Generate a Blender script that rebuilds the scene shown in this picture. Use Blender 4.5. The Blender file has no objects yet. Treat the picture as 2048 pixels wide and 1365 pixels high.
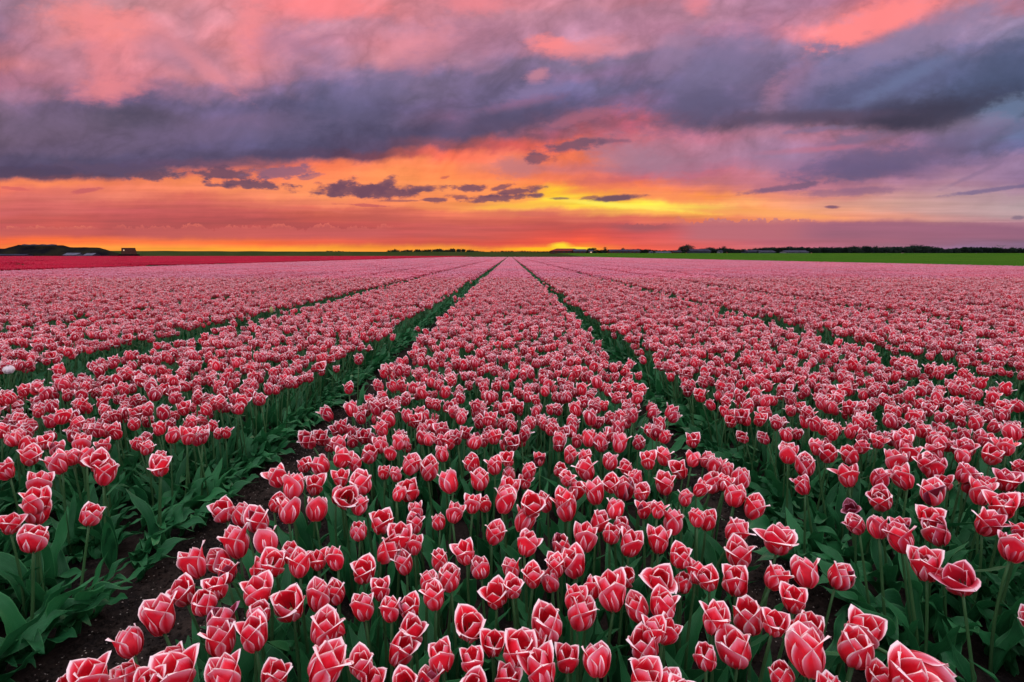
import bpy, math, random
import numpy as np
from mathutils import Vector, Matrix, Euler, noise

random.seed(7)
PI = math.pi
S = bpy.context.scene
COL = S.collection

# ------------------------------------------------------------------ camera
CAM_Z = 1.0
PITCH = math.atan(171.5 / 1024.0)
YAW = math.atan(4.0 / 1024.0)
cam_d = bpy.data.cameras.new('camera')
cam_d.lens = 18.0
cam_d.sensor_width = 36.0
cam_d.clip_start = 0.05
cam_d.clip_end = 8000.0
cam = bpy.data.objects.new('camera', cam_d)
COL.objects.link(cam)
cam.location = (0, 0, CAM_Z)
cam.rotation_euler = (PI / 2 - PITCH, 0, -YAW)
S.camera = cam

# ------------------------------------------------------------------ exposure
S.view_settings.view_transform = 'Standard'
S.view_settings.look = 'None'
S.view_settings.exposure = 0.0
S.view_settings.gamma = 1.0
S.view_settings.use_curve_mapping = False
S.render.film_transparent = False
S.cycles.max_bounces = 5
S.cycles.diffuse_bounces = 3
S.cycles.glossy_bounces = 2
S.cycles.transmission_bounces = 4
S.cycles.caustics_reflective = False
S.cycles.caustics_refractive = False

# ------------------------------------------------------------------ sun: the glow of the low sun, softened by cloud
SUN_EL, SUN_AZ = math.radians(20), math.radians(6)
sun_d = bpy.data.lights.new('sun', 'SUN')
sun_d.energy = 1.5
sun_d.angle = math.radians(40)
sun_d.color = (1.0, 0.72, 0.60)
sun = bpy.data.objects.new('sun', sun_d)
COL.objects.link(sun)
dv = Vector((math.sin(SUN_AZ) * math.cos(SUN_EL), math.cos(SUN_AZ) * math.cos(SUN_EL), math.sin(SUN_EL)))
sun.rotation_euler = dv.to_track_quat('Z', 'Y').to_euler()


def lin(c):
    c = c / 255.0
    return c / 12.92 if c <= 0.04045 else ((c + 0.055) / 1.055) ** 2.4


def srgb(r, g, b):
    return (lin(r), lin(g), lin(b), 1.0)


# ------------------------------------------------------------------ world: dusk sky with cloud banks
W = bpy.data.worlds.new('World')
S.world = W
W.use_nodes = True
W.cycles.sampling_method = 'MANUAL'
W.cycles.sample_map_resolution = 512
NT = W.node_tree
NT.nodes.clear()


class NB:
    """small helper that writes node graphs as expressions"""

    def __init__(self, nt):
        self.nt = nt

    def n(self, t, **k):
        o = self.nt.nodes.new(t)
        for a, b in k.items():
            setattr(o, a, b)
        return o

    def put(self, sock, v):
        if isinstance(v, (int, float, tuple, list)):
            sock.default_value = v
        else:
            self.nt.links.new(v, sock)

    def m(self, op, a, b=None, c=None, clamp=False):
        o = self.n('ShaderNodeMath', operation=op, use_clamp=clamp)
        self.put(o.inputs[0], a)
        if b is not None:
            self.put(o.inputs[1], b)
        if c is not None:
            self.put(o.inputs[2], c)
        return o.outputs[0]

    def vm(self, op, a, b=None, c=None):
        o = self.n('ShaderNodeVectorMath', operation=op)
        self.put(o.inputs[0], a)
        if b is not None:
            self.put(o.inputs[1], b)
        if c is not None:
            self.put(o.inputs[3 if op == 'SCALE' else 2], c)
        return o.outputs[1] if op in ('LENGTH', 'DOT_PRODUCT', 'DISTANCE') else o.outputs[0]

    def xyz(self, x, y, z=0.0):
        o = self.n('ShaderNodeCombineXYZ')
        for s, v in zip(o.inputs, (x, y, z)):
            self.put(s, v)
        return o.outputs[0]

    def sep(self, v):
        o = self.n('ShaderNodeSeparateXYZ')
        self.put(o.inputs[0], v)
        return o.outputs

    def step(self, v, a, b, t0=0.0, t1=1.0, kind='SMOOTHSTEP'):
        o = self.n('ShaderNodeMapRange', interpolation_type=kind)
        self.put(o.inputs[0], v)
        self.put(o.inputs[1], a)
        self.put(o.inputs[2], b)
        self.put(o.inputs[3], t0)
        self.put(o.inputs[4], t1)
        return o.outputs[0]

    def mix(self, f, a, b, mode='MIX'):
        o = self.n('ShaderNodeMix', data_type='RGBA', blend_type=mode)
        self.put(o.inputs[0], f)
        self.put(o.inputs[6], a)
        self.put(o.inputs[7], b)
        return o.outputs[2]

    def noise(self, vec, scale, detail=4.0, rough=0.5, out=0, dist=0.0):
        o = self.n('ShaderNodeTexNoise')
        if vec is not None:
            self.put(o.inputs['Vector'], vec)
        o.inputs['Scale'].default_value = scale
        o.inputs['Detail'].default_value = detail
        o.inputs['Roughness'].default_value = rough
        o.inputs['Distortion'].default_value = dist
        return o.outputs[out]

    def ramp(self, f, stops, interp='LINEAR'):
        o = self.n('ShaderNodeValToRGB')
        self.put(o.inputs[0], f)
        r = o.color_ramp
        r.interpolation = interp
        while len(r.elements) > 1:
            r.elements.remove(r.elements[-1])
        r.elements[0].position = stops[0][0]
        r.elements[0].color = stops[0][1]
        for p, c in stops[1:]:
            e = r.elements.new(p)
            e.color = c
        return o.outputs[0]


SKY = {
 0:   '168,125,150 190,130,145 200,135,145 215,135,145 225,130,140 250,125,130 225,135,145 215,130,145 215,130,145 195,130,150 205,130,150 190,130,155 175,125,155 180,120,150 240,125,135 205,130,145 175,120,145',
 30:  '160,120,150 210,130,140 225,130,138 205,135,150 225,135,145 235,125,135 225,130,140 200,130,150 195,130,150 180,125,150 190,130,155 180,125,150 175,120,150 200,125,145 255,128,128 170,130,160 150,130,165',
 60:  '160,115,145 215,130,140 250,135,135 200,130,145 240,135,140 195,130,150 200,130,150 190,125,150 185,125,150 185,128,155 185,125,152 178,120,150 180,120,150 250,130,130 165,130,160 150,125,160 135,125,160',
 90:  '180,115,135 190,125,145 230,130,140 205,130,145 235,135,140 190,125,150 215,130,145 190,125,150 170,120,150 210,130,145 175,120,145 160,120,155 150,120,155 150,120,155 135,120,155 120,110,150 95,98,142',
 120: '195,115,125 185,120,140 225,130,140 190,128,150 215,130,140 175,125,155 205,130,145 180,125,150 132,108,145 130,110,145 130,105,140 140,115,155 130,110,150 120,112,152 105,105,150 98,105,150 78,90,135',
 150: '165,105,130 180,115,135 215,125,140 205,128,142 195,125,145 150,115,150 140,115,150 125,105,145 120,100,140 140,110,150 135,105,145 120,108,150 125,105,148 112,105,148 98,102,148 88,98,145 65,80,120',
 180: '150,105,130 160,110,140 180,115,140 150,112,145 148,110,145 108,96,140 115,100,140 120,100,140 110,95,140 115,105,150 110,95,140 112,100,145 135,105,145 98,95,140 95,100,145 80,92,138 66,80,120',
 210: '125,95,125 120,95,135 110,90,135 120,100,145 105,90,135 90,85,130 105,92,138 115,92,135 105,92,138 100,90,138 135,95,135 100,90,138 120,98,138 90,85,130 80,80,120 62,72,108 75,85,120',
 240: '110,85,115 115,92,130 85,75,105 115,92,130 120,95,135 90,80,120 100,88,130 120,85,125 95,80,120 130,80,115 195,92,112 100,75,110 120,85,118 98,72,102 68,60,88 95,82,112 95,112,152',
 270: '110,85,115 115,90,125 105,85,120 110,90,130 100,88,130 92,80,120 85,75,115 95,75,115 115,80,115 190,85,100 205,110,125 190,115,140 170,115,140 170,110,135 140,100,132 115,100,140 95,105,145',
 295: '105,82,115 110,88,125 105,85,120 100,85,130 95,85,130 85,75,115 95,72,110 150,75,90 215,90,85 245,110,85 190,120,140 180,120,145 165,120,150 155,110,145 165,110,140 115,95,135 100,100,145',
 315: '95,78,115 90,78,115 95,80,120 95,80,120 90,75,115 95,65,100 130,65,85 250,110,80 240,120,90 250,120,80 175,115,135 175,120,145 165,120,150 145,108,145 115,92,132 130,105,145 150,120,155',
 335: '85,70,105 85,70,110 95,75,115 110,75,110 170,90,100 250,120,80 255,135,85 255,135,80 215,120,110 215,115,110 175,110,130 180,115,140 180,115,140 115,90,132 105,85,130 160,120,150 155,125,160',
 350: '90,65,95 120,70,90 95,68,100 220,115,95 200,105,95 255,130,85 255,145,85 255,140,80 245,125,85 240,120,90 205,105,115 195,110,130 200,120,135 125,92,128 130,95,132 165,125,150 150,120,155',
 365: '245,130,90 250,135,90 240,125,90 255,140,90 250,130,90 255,140,90 255,145,85 255,150,85 255,140,80 255,135,75 240,120,90 200,115,120 190,115,130 160,105,128 170,120,145 175,130,150 145,115,148',
 380: '235,115,95 225,115,100 245,130,100 255,140,100 255,145,95 255,145,90 255,148,88 255,150,90 255,145,80 255,170,62 252,135,80 235,130,100 190,115,128 185,118,135 185,130,145 180,140,155 165,130,150',
 395: '220,110,100 225,115,105 240,130,105 225,110,95 250,140,100 255,150,95 255,145,95 255,145,85 255,150,80 255,185,58 252,150,75 255,150,70 235,140,110 220,140,130 200,145,145 190,150,155 175,145,155',
 412: '215,105,100 215,105,100 215,105,95 210,100,95 225,115,95 245,135,100 255,140,95 255,150,90 255,180,80 255,215,60 255,235,70 255,200,90 250,160,110 225,155,135 205,155,145 195,155,155 180,155,160',
 425: '210,100,100 205,100,95 205,95,95 200,92,90 205,95,90 225,110,90 215,105,90 235,120,90 225,120,90 240,140,90 255,190,80 255,170,80 255,165,100 240,160,125 210,155,145 195,155,155 185,155,160',
 440: '205,95,90 200,90,85 190,85,85 185,80,80 185,80,80 200,90,80 200,95,85 220,105,90 215,100,85 215,105,90 225,110,90 235,125,90 245,145,100 240,148,112 225,150,130 200,145,145 182,135,148',
 455: '200,90,90 205,92,85 190,85,85 185,80,80 200,88,85 190,80,80 205,90,85 205,95,90 205,90,85 200,85,80 190,88,90 200,100,105 185,100,115 165,95,115 170,105,125 155,100,125 140,95,125',
 470: '205,95,85 205,90,80 190,85,85 195,90,85 205,90,85 195,85,85 205,90,90 205,95,90 215,90,80 225,85,75 215,90,90 205,95,100 185,95,115 165,98,118 165,100,122 155,98,122 145,98,125',
 485: '255,110,65 255,115,60 255,120,65 250,120,65 255,115,60 240,100,70 215,90,75 215,90,75 225,85,70 255,95,65 230,95,85 215,100,100 190,100,115 175,100,118 165,100,120 150,100,125 140,105,135',
 500: '255,130,60 255,150,60 255,160,60 255,165,55 255,170,50 255,165,50 255,150,50 255,160,50 255,140,50 255,150,40 255,100,75 235,100,95 205,110,115 180,105,125 165,115,135 150,115,150 140,115,150',
}


def py2v(py):
    b = (682.5 - py) / 1024.0
    return (-math.sin(PITCH) + b * math.cos(PITCH)) / (math.cos(PITCH) + b * math.sin(PITCH))


def px2u(px, py):
    b = (682.5 - py) / 1024.0
    return ((px - 1024.0) / 1024.0) / (math.cos(PITCH) + b * math.sin(PITCH)) + math.tan(YAW)


def build_sky():
    g = NB(NT)
    tc = g.n('ShaderNodeTexCoord').outputs['Generated']
    dx, dy, dz = g.sep(tc)
    dyc = g.m('MAXIMUM', dy, 0.12)
    u = g.m('DIVIDE', dx, dyc)
    v = g.m('DIVIDE', dz, dyc)
    # wind-torn distortion of the cloud field, weaker low down where the clouds are far away
    amp = g.step(v, 0.0, 0.30, 0.25, 1.0)
    q = g.xyz(g.m('MULTIPLY_ADD', v, 0.34, g.m('MULTIPLY', u, 0.94)), g.m('MULTIPLY', g.m('MULTIPLY_ADD', u, -0.34, g.m('MULTIPLY', v, 0.94)), 1.5), 0.0)
    w1 = g.vm('SUBTRACT', g.noise(q, 3.2, 6.0, 0.55, out=1), (0.5, 0.5, 0.5))
    w2 = g.vm('SUBTRACT', g.noise(g.vm('ADD', q, (7.3, 2.1, 0)), 13.0, 6.0, 0.6, out=1), (0.5, 0.5, 0.5))
    wx1, wy1, _ = g.sep(w1)
    wx2, wy2, _ = g.sep(w2)
    du = g.m('MULTIPLY', g.m('ADD', g.m('MULTIPLY', wx1, 0.09), g.m('MULTIPLY', wx2, 0.075)), amp)
    dvv = g.m('MULTIPLY', g.m('ADD', g.m('MULTIPLY', wy1, 0.075), g.m('MULTIPLY', wy2, 0.052)), amp)
    uu = g.m('ADD', u, du)
    vv = g.m('ADD', v, dvv)
    pos = g.m('MULTIPLY_ADD', uu, 1 / 2.6, 0.5)
    rows = []
    for py in sorted(SKY):
        cols = SKY[py].split()
        assert len(cols) == 17, (py, len(cols))
        st = [(px2u(128 * i, py) / 2.6 + 0.5, srgb(*[float(a) for a in c.split(',')])) for i, c in enumerate(cols)]
        rows.append((py2v(py), g.ramp(pos, st, 'LINEAR')))
    rows.reverse()                       # horizon upwards
    c = rows[0][1]
    for (va, _), (vb, col) in zip(rows[:-1], rows[1:]):
        c = g.mix(g.step(vv, va, vb), c, col)
    # soft light and dark folds inside the clouds
    P0 = g.xyz(u, v, 0.0)
    f1 = g.noise(g.vm('MULTIPLY', q, (1.0, 1.3, 1)), 5.5, 7.0, 0.55, dist=0.6)
    k = g.step(v, 0.02, 0.16, 0.06, 0.30)
    gain = g.m('MULTIPLY_ADD', g.m('SUBTRACT', f1, 0.5), g.m('MULTIPLY', k, 2.2), 1.0)
    c = g.vm('SCALE', c, None, gain)
    # fine horizontal stratus streaks low in the glow
    f3 = g.noise(g.vm('MULTIPLY', P0, (1.0, 1.35, 1)), 22.0, 7.0, 0.62, dist=0.5)
    c = g.vm('SCALE', c, None, g.m('MULTIPLY_ADD', g.m('SUBTRACT', f3, 0.5), g.step(v, 0.05, 0.2, 0.0, 0.32), 1.0))
    puff = g.noise(g.vm('ADD', q, (3.3, 9.1, 0)), 8.5, 5.0, 0.55, dist=0.3)
    puff = g.m('MULTIPLY_ADD', g.m('ABSOLUTE', g.m('SUBTRACT', puff, 0.5)), 6.0, -0.55)
    c = g.vm('SCALE', c, None, g.m('MULTIPLY_ADD', puff, g.step(v, 0.10, 0.22, 0.0, 0.30), 1.0))
    st = g.noise(g.xyz(g.m('MULTIPLY', u, 1.3), g.m('MULTIPLY', v, 30.0)), 3.0, 5.0, 0.55)
    low = g.m('MULTIPLY', g.step(v, 0.20, 0.08), g.m('SUBTRACT', st, 0.5))
    c = g.vm('SCALE', c, None, g.m('MULTIPLY_ADD', low, 0.7, 1.0))
    P = g.xyz(u, v, 0.0)
    en = g.noise(g.vm('MULTIPLY', P, (1, 2.2, 1)), 38.0, 6.0, 0.62)
    en2 = g.noise(g.vm('MULTIPLY', P, (1, 1.6, 1)), 14.0, 4.0, 0.6)
    en = g.m('SUBTRACT', g.m('MULTIPLY_ADD', en, 0.6, g.m('MULTIPLY', en2, 0.4)), 0.5)

    # far cumulus bank: flat-based, lumpy top line
    bump = g.noise(g.xyz(u, 3.0, 0.0), 24.0, 4.0, 0.62)
    fine = g.noise(g.vm('MULTIPLY', P, (1, 1.4, 1)), 120.0, 4.0, 0.6)

    def bank(x0, x1, ytop, ybot, col, amt, rag, rim=None):
        nonlocal c
        top = g.m('MULTIPLY_ADD', g.m('SUBTRACT', bump, 0.5), rag, py2v(ytop))
        top = g.m('MULTIPLY_ADD', g.m('SUBTRACT', fine, 0.5), rag * 0.35, top)
        f = g.step(v, g.m('ADD', top, 0.0012), g.m('SUBTRACT', top, 0.0006))
        f2 = g.step(v, py2v(ybot + 6), py2v(ybot - 8))
        fu = g.m('MULTIPLY', g.step(u, px2u(x0 - 40, ytop), px2u(x0 + 40, ytop)), g.step(u, px2u(x1 + 40, ytop), px2u(x1 - 40, ytop)))
        m = g.m('MULTIPLY', g.m('MULTIPLY', f, f2), fu)
        if rim:
            fr = g.m('MULTIPLY', g.m('MULTIPLY', m, g.step(v, g.m('SUBTRACT', top, 0.006), top)), g.step(bump, 0.45, 0.6))
        c = g.mix(g.m('MULTIPLY', m, amt), c, col)
        if rim:
            c = g.mix(g.m('MULTIPLY', fr, 0.38), c, rim)

    bank(-60, 210, 455, 474, srgb(205, 100, 98), 0.45, 0.034, srgb(250, 135, 100))
    bank(240, 780, 454, 480, srgb(206, 102, 98), 0.45, 0.05, srgb(244, 125, 102))
    bank(1240, 1345, 449, 464, srgb(165, 85, 95), 0.7, 0.03)
    bank(1370, 1640, 441, 482, srgb(188, 110, 120), 0.8, 0.05, srgb(222, 150, 142))
    bank(1600, 2300, 445, 480, srgb(162, 103, 126), 0.55, 0.006)

    def blob(px, py, rx, ry, rot, col, amt, soft=0.30, rag=4.2):
        nonlocal c
        cu, cv = px2u(px, py), py2v(py)
        o = g.n('ShaderNodeMapping', vector_type='TEXTURE')
        g.put(o.inputs[0], P)
        o.inputs['Location'].default_value = (cu, cv, 0)
        o.inputs['Rotation'].default_value = (0, 0, math.radians(rot))
        o.inputs['Scale'].default_value = (rx / 1024, ry / 1024, 1)
        d = g.vm('LENGTH', o.outputs[0])
        d = g.m('MULTIPLY_ADD', en, rag, d)
        f = g.step(d, 1.0 + soft, 1.0 - soft, 0.0, amt)
        c = g.vm('MULTIPLY_ADD', g.vm('SUBTRACT', tuple(col[:3]), c), f, c)

    for i, b in enumerate(BLOBS):
        if i % 25 == 24:                 # makes the next batch wait for this one (keeps the shader's stack small)
            P = g.vm('MULTIPLY_ADD', c, (1e-9, 1e-9, 1e-9), P)
        blob(*b)
    grey = g.n('ShaderNodeRGBToBW')
    g.put(grey.inputs[0], c)
    dark = g.m('ADD', g.step(grey.outputs[0], 0.22, 0.08, 0.02, 0.26), g.step(v, 0.12, 0.25, 0.0, 0.07))
    c = g.mix(dark, c, grey.outputs[0])
    c = g.vm('SCALE', c, None, g.step(v, 0.10, 0.18, 1.0, 1.08))

    # outside the frame: lilac overhead and behind, raised above dusk to light the flowers
    hor = g.vm('NORMALIZE', g.xyz(dx, dy, 0.0))
    hy = g.sep(hor)[1]
    tb = g.step(hy, 0.62, 0.0)
    tu = g.step(dz, 0.42, 0.80)
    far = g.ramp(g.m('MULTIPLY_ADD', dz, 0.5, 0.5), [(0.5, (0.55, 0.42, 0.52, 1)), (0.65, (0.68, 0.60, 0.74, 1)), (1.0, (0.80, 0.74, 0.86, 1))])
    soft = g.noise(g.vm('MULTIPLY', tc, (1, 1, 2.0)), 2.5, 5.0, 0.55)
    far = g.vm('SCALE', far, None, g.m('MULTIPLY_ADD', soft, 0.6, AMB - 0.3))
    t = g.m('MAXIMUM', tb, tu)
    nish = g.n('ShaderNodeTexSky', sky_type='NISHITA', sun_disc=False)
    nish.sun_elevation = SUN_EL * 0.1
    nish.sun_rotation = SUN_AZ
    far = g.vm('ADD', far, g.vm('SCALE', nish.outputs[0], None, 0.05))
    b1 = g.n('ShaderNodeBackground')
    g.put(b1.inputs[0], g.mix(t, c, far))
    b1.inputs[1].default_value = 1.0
    out = g.n('ShaderNodeOutputWorld')
    NT.links.new(b1.outputs[0], out.inputs[0])


AMB = 2.15  # gain of the unseen sky, set above dusk level to light the foreground
DK, DK2, MV = srgb(122, 72, 96), srgb(105, 68, 98), srgb(135, 92, 120)
BLOBS = [
    # px, py, rx, ry, rot, colour, amount, softness, raggedness
    (180, 35, 75, 22, -6, srgb(250, 136, 134), 0.7, 0.8, 3), (245, 62, 40, 26, 0, srgb(248, 136, 136), 0.7, 0.8, 3), (505, 65, 24, 60, -6, srgb(246, 134, 140), 0.7, 0.8, 3),
    (650, 10, 90, 20, 0, srgb(255, 128, 132), 0.7, 0.8, 3), (390, 120, 70, 13, -38, srgb(232, 134, 142), 0.7, 0.8, 3), (225, 180, 60, 18, 6, srgb(232, 128, 135), 0.7, 0.8, 3),
    (205, 120, 20, 60, 8, srgb(236, 130, 138), 0.5, 0.8, 3), (840, 95, 60, 30, 20, srgb(224, 134, 146), 0.6, 0.8, 3), (945, 8, 50, 16, 0, srgb(245, 130, 138), 0.6, 0.8, 3),
    (1395, 8, 22, 16, 0, srgb(240, 130, 140), 0.6, 0.8, 3), (560, 85, 60, 30, 10, srgb(160, 120, 158), 0.45, 0.9, 3), (340, 105, 70, 26, -20, srgb(186, 126, 148), 0.5, 0.9, 3),
    (1105, 90, 40, 14, -5, srgb(255, 132, 132), 0.85, 0.6, 3), (1170, 95, 50, 12, 10, srgb(226, 130, 140), 0.6, 0.8, 3), (1075, 152, 20, 11, 10, srgb(200, 128, 145), 0.75, 0.6, 3),
    (1060, 185, 42, 15, 12, srgb(142, 122, 166), 0.6, 0.9, 3), (1150, 238, 80, 10, 14, srgb(178, 98, 118), 0.6, 0.6, 4), (1040, 208, 60, 8, 10, srgb(165, 100, 135), 0.5, 0.8, 4),
    (730, 190, 120, 26, 25, srgb(116, 104, 148), 0.5, 0.9, 3), (640, 250, 110, 24, 12, srgb(84, 78, 122), 0.5, 0.9, 3), (1000, 240, 110, 18, 12, srgb(86, 76, 118), 0.6, 0.9, 3),
    (270, 238, 56, 16, 0, srgb(82, 70, 100), 0.75, 0.9, 2), (120, 250, 110, 22, 4, srgb(124, 98, 130), 0.45, 0.9, 3), (450, 262, 150, 22, 5, srgb(118, 96, 138), 0.5, 0.9, 3), (560, 315, 90, 12, 4, srgb(82, 68, 104), 0.6, 0.8, 3),
    (230, 342, 110, 13, -3, srgb(96, 74, 108), 0.9, 0.5, 4), (60, 345, 90, 9, 0, srgb(84, 66, 98), 0.8, 0.5, 4), (300, 352, 40, 8, 0, srgb(110, 72, 98), 0.8, 0.4, 4),
    (1440, 140, 95, 55, 30, srgb(124, 110, 150), 0.6, 0.6, 2), (1400, 215, 90, 34, 14, srgb(94, 84, 126), 0.75, 0.7, 2), (1350, 105, 60, 26, 40, srgb(150, 122, 155), 0.5, 0.6, 2),
    (1600, 150, 24, 50, -38, srgb(172, 120, 148), 0.4, 0.95, 4), (1550, 195, 18, 26, -20, srgb(178, 120, 145), 0.4, 0.9, 4), (1760, 40, 100, 26, 18, srgb(255, 130, 130), 0.9, 0.5, 3), (1695, 68, 32, 16, 10, srgb(255, 132, 132), 0.8, 0.5, 3),
    (1700, 130, 120, 22, 25, srgb(126, 112, 152), 0.6, 0.6, 3), (1850, 70, 150, 26, 24, srgb(142, 124, 160), 0.6, 0.6, 3), (1760, 175, 170, 26, 14, srgb(92, 96, 142), 0.6, 0.9, 2), (1810, 158, 90, 12, 26, srgb(108, 122, 164), 0.5, 0.9, 3),
    (2010, 140, 90, 40, 30, srgb(68, 82, 122), 0.7, 0.9, 2), (1860, 222, 130, 24, 10, srgb(64, 58, 84), 0.8, 0.9, 2), (1640, 232, 130, 9, 2, srgb(92, 72, 104), 0.7, 0.8, 2), (2025, 222, 50, 24, 15, srgb(102, 122, 158), 0.75, 0.6, 3),
    (1960, 250, 60, 14, 10, srgb(140, 118, 150), 0.5, 0.8, 3), (1640, 258, 50, 5, 5, srgb(130, 108, 146), 0.6, 0.6, 4), (1720, 276, 50, 9, 10, srgb(126, 104, 142), 0.6, 0.6, 4), (1610, 300, 80, 5, 4, srgb(190, 108, 130), 0.6, 0.7, 4), (1940, 275, 110, 12, 14, srgb(116, 100, 140), 0.6, 0.8, 3),
    (1560, 322, 60, 20, 0, srgb(152, 122, 156), 0.5, 0.9, 3), (1270, 315, 90, 28, -14, srgb(164, 122, 144), 0.65, 0.8, 3), (1030, 335, 40, 18, 0, srgb(196, 118, 118), 0.8, 0.6, 3), (1200, 365, 60, 10, 0, srgb(200, 100, 100), 0.6, 0.7, 4),
    # the bright opening under the clouds and the glow over the hidden sun
    (1110, 386, 26, 14, 0, srgb(255, 205, 40), 0.85, 0.8, 3), (1240, 411, 120, 4, -5, srgb(255, 238, 90), 0.85, 0.8, 3), (1110, 398, 45, 4, 8, srgb(255, 228, 60), 0.7, 0.8, 3), (1040, 411, 70, 4, 4, srgb(255, 190, 70), 0.7, 0.8, 3),
    (1560, 430, 130, 5, -3, srgb(255, 168, 100), 0.7, 0.8, 2), (1100, 499, 80, 3.5, 0, srgb(255, 190, 20), 0.95, 0.6, 1.5), (1122, 492, 18, 6, 0, srgb(255, 226, 40), 0.9, 0.6, 2), (1150, 497, 34, 2.5, 0, srgb(255, 220, 50), 0.9, 0.6, 2),
    (1350, 395, 120, 9, -5, srgb(248, 140, 95), 0.6, 0.8, 4), (1190, 378, 60, 6, 6, srgb(240, 125, 80), 0.6, 0.8, 4),
    # small torn cloudlets
    (700, 380, 62, 13, 0, DK, 0.92, 0.40, 4.5), (765, 384, 70, 12, 0, DK, 0.92, 0.40, 4.5), (690, 366, 26, 9, 20, DK, 0.9, 0.40, 5), (770, 371, 22, 10, 20, DK, 0.9, 0.45, 5), (840, 379, 42, 6, 4, DK, 0.85, 0.45, 4.5),
    (870, 400, 26, 3.5, 0, DK, 0.85, 0.45, 4), (800, 402, 40, 2, 0, DK, 0.6, 0.4, 4), (940, 377, 32, 7, 0, DK, 0.9, 0.40, 5), (1030, 384, 50, 6, 8, DK, 0.88, 0.40, 4.5), (1000, 376, 26, 4, 12, DK, 0.8, 0.45, 5),
    (990, 396, 70, 6, 4, DK, 0.88, 0.40, 4.5), (920, 395, 22, 4, -6, DK, 0.7, 0.45, 5), (1072, 392, 14, 4, 0, DK, 0.8, 0.45, 4), (1235, 396, 44, 6, 4, DK2, 0.92, 0.40, 2.5), (1120, 397, 18, 2.5, 0, DK, 0.75, 0.45, 4), (1178, 396, 16, 3, 8, DK, 0.7, 0.45, 5),
    (455, 350, 60, 10, -4, DK2, 0.85, 0.45, 5), (500, 368, 75, 8, -4, DK2, 0.88, 0.40, 5), (560, 346, 60, 10, 6, MV, 0.8, 0.4, 5), (620, 354, 22, 4, 10, MV, 0.6, 0.4, 5), (440, 371, 26, 3, 0, DK2, 0.7, 0.45, 4),
    (175, 382, 28, 4, 10, srgb(196, 92, 98), 0.75, 0.4, 4), (30, 378, 30, 3, -6, srgb(210, 96, 96), 0.6, 0.4, 4), (892, 355, 12, 3, 12, srgb(190, 90, 85), 0.7, 0.4, 5),
    (1078, 316, 24, 9, 0, DK, 0.8, 0.4, 4.5), (1150, 290, 62, 10, 9, srgb(115, 75, 105), 0.85, 0.5, 4), (1230, 282, 40, 4, 0, srgb(130, 80, 110), 0.6, 0.6, 4), (1665, 414, 13, 3, 0, srgb(130, 85, 110), 0.9, 0.45, 2),
    (730, 411, 45, 2.5, -3, srgb(195, 90, 95), 0.75, 0.4, 4), (1070, 428, 40, 4, 0, srgb(215, 105, 95), 0.6, 0.6, 3), (560, 415, 120, 3, -4, srgb(222, 112, 96), 0.6, 0.6, 4),
    (1700, 330, 100, 22, 12, srgb(110, 90, 134), 0.65, 0.5, 3), (1800, 322, 110, 15, 14, srgb(108, 90, 132), 0.6, 0.6, 3), (1740, 345, 90, 10, 4, srgb(104, 86, 128), 0.5, 0.6, 3), (1570, 376, 80, 5.5, 8, srgb(122, 88, 122), 0.8, 0.4, 3), (1700, 384, 85, 7, 3, srgb(138, 100, 132), 0.65, 0.5, 3),
    (2010, 377, 90, 4, 7, srgb(116, 100, 140), 0.75, 0.5, 3), (1950, 350, 50, 4, 24, srgb(134, 108, 140), 0.5, 0.6, 3), (2040, 435, 12, 4, 0, srgb(120, 100, 125), 0.7, 0.5, 3),
]
build_sky()


# ------------------------------------------------------------------ helpers
def tag(o, label=None, cat=None, group=None, kind=None):
    if label:
        o['label'] = label
    if cat:
        o['category'] = cat
    if group:
        o['group'] = group
    if kind:
        o['kind'] = kind
    return o


def obj(name, me, parent=None):
    o = bpy.data.objects.new(name, me)
    COL.objects.link(o)
    if parent is not None:
        o.parent = parent
    return o


def mesh(name, vs, fs, mats, mi=None, smooth=True, uvs=None):
    me = bpy.data.meshes.new(name)
    me.from_pydata([tuple(p) for p in vs], [], fs)
    for m in (mats if isinstance(mats, (list, tuple)) else [mats]):
        me.materials.append(m)
    if mi is not None:
        me.polygons.foreach_set('material_index', mi)
    me.polygons.foreach_set('use_smooth', [smooth] * len(me.polygons))
    if uvs is not None:
        ul = me.uv_layers.new(name='UVMap')
        idx = np.zeros(len(me.loops), dtype=np.int32)
        me.loops.foreach_get('vertex_index', idx)
        a = np.array(uvs, dtype=np.float32)[idx]
        ul.data.foreach_set('uv', a.ravel())
    me.update()
    return me


class MB:
    """collects vertices, faces, uvs and material slots of one mesh"""

    def __init__(self):
        self.v, self.f, self.uv, self.mi = [], [], [], []

    def add(self, vs, fs, uvs=None, mi=0, M=None):
        b = len(self.v)
        if M is not None:
            vs = [M @ Vector(p) for p in vs]
        self.v += [tuple(p) for p in vs]
        self.uv += uvs if uvs is not None else [(0.5, 0.5)] * len(vs)
        self.f += [tuple(i + b for i in q) for q in fs]
        self.mi += [mi] * len(fs)

    def box(self, x0, y0, z0, x1, y1, z1, mi=0, M=None):
        vs = [(x0, y0, z0), (x1, y0, z0), (x1, y1, z0), (x0, y1, z0), (x0, y0, z1), (x1, y0, z1), (x1, y1, z1), (x0, y1, z1)]
        fs = [(0, 3, 2, 1), (4, 5, 6, 7), (0, 1, 5, 4), (1, 2, 6, 5), (2, 3, 7, 6), (3, 0, 4, 7)]
        self.add(vs, fs, None, mi, M)

    def bar(self, a, b, r):
        a, b = Vector(a), Vector(b)
        q = (b - a).to_track_quat('Z', 'Y').to_matrix().to_4x4()
        self.box(-r, -r, 0, r, r, (b - a).length, 0, Matrix.Translation(a) @ q)

    def build(self, name, mats, smooth=True):
        return mesh(name, self.v, self.f, mats, self.mi, smooth, self.uv)


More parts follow.
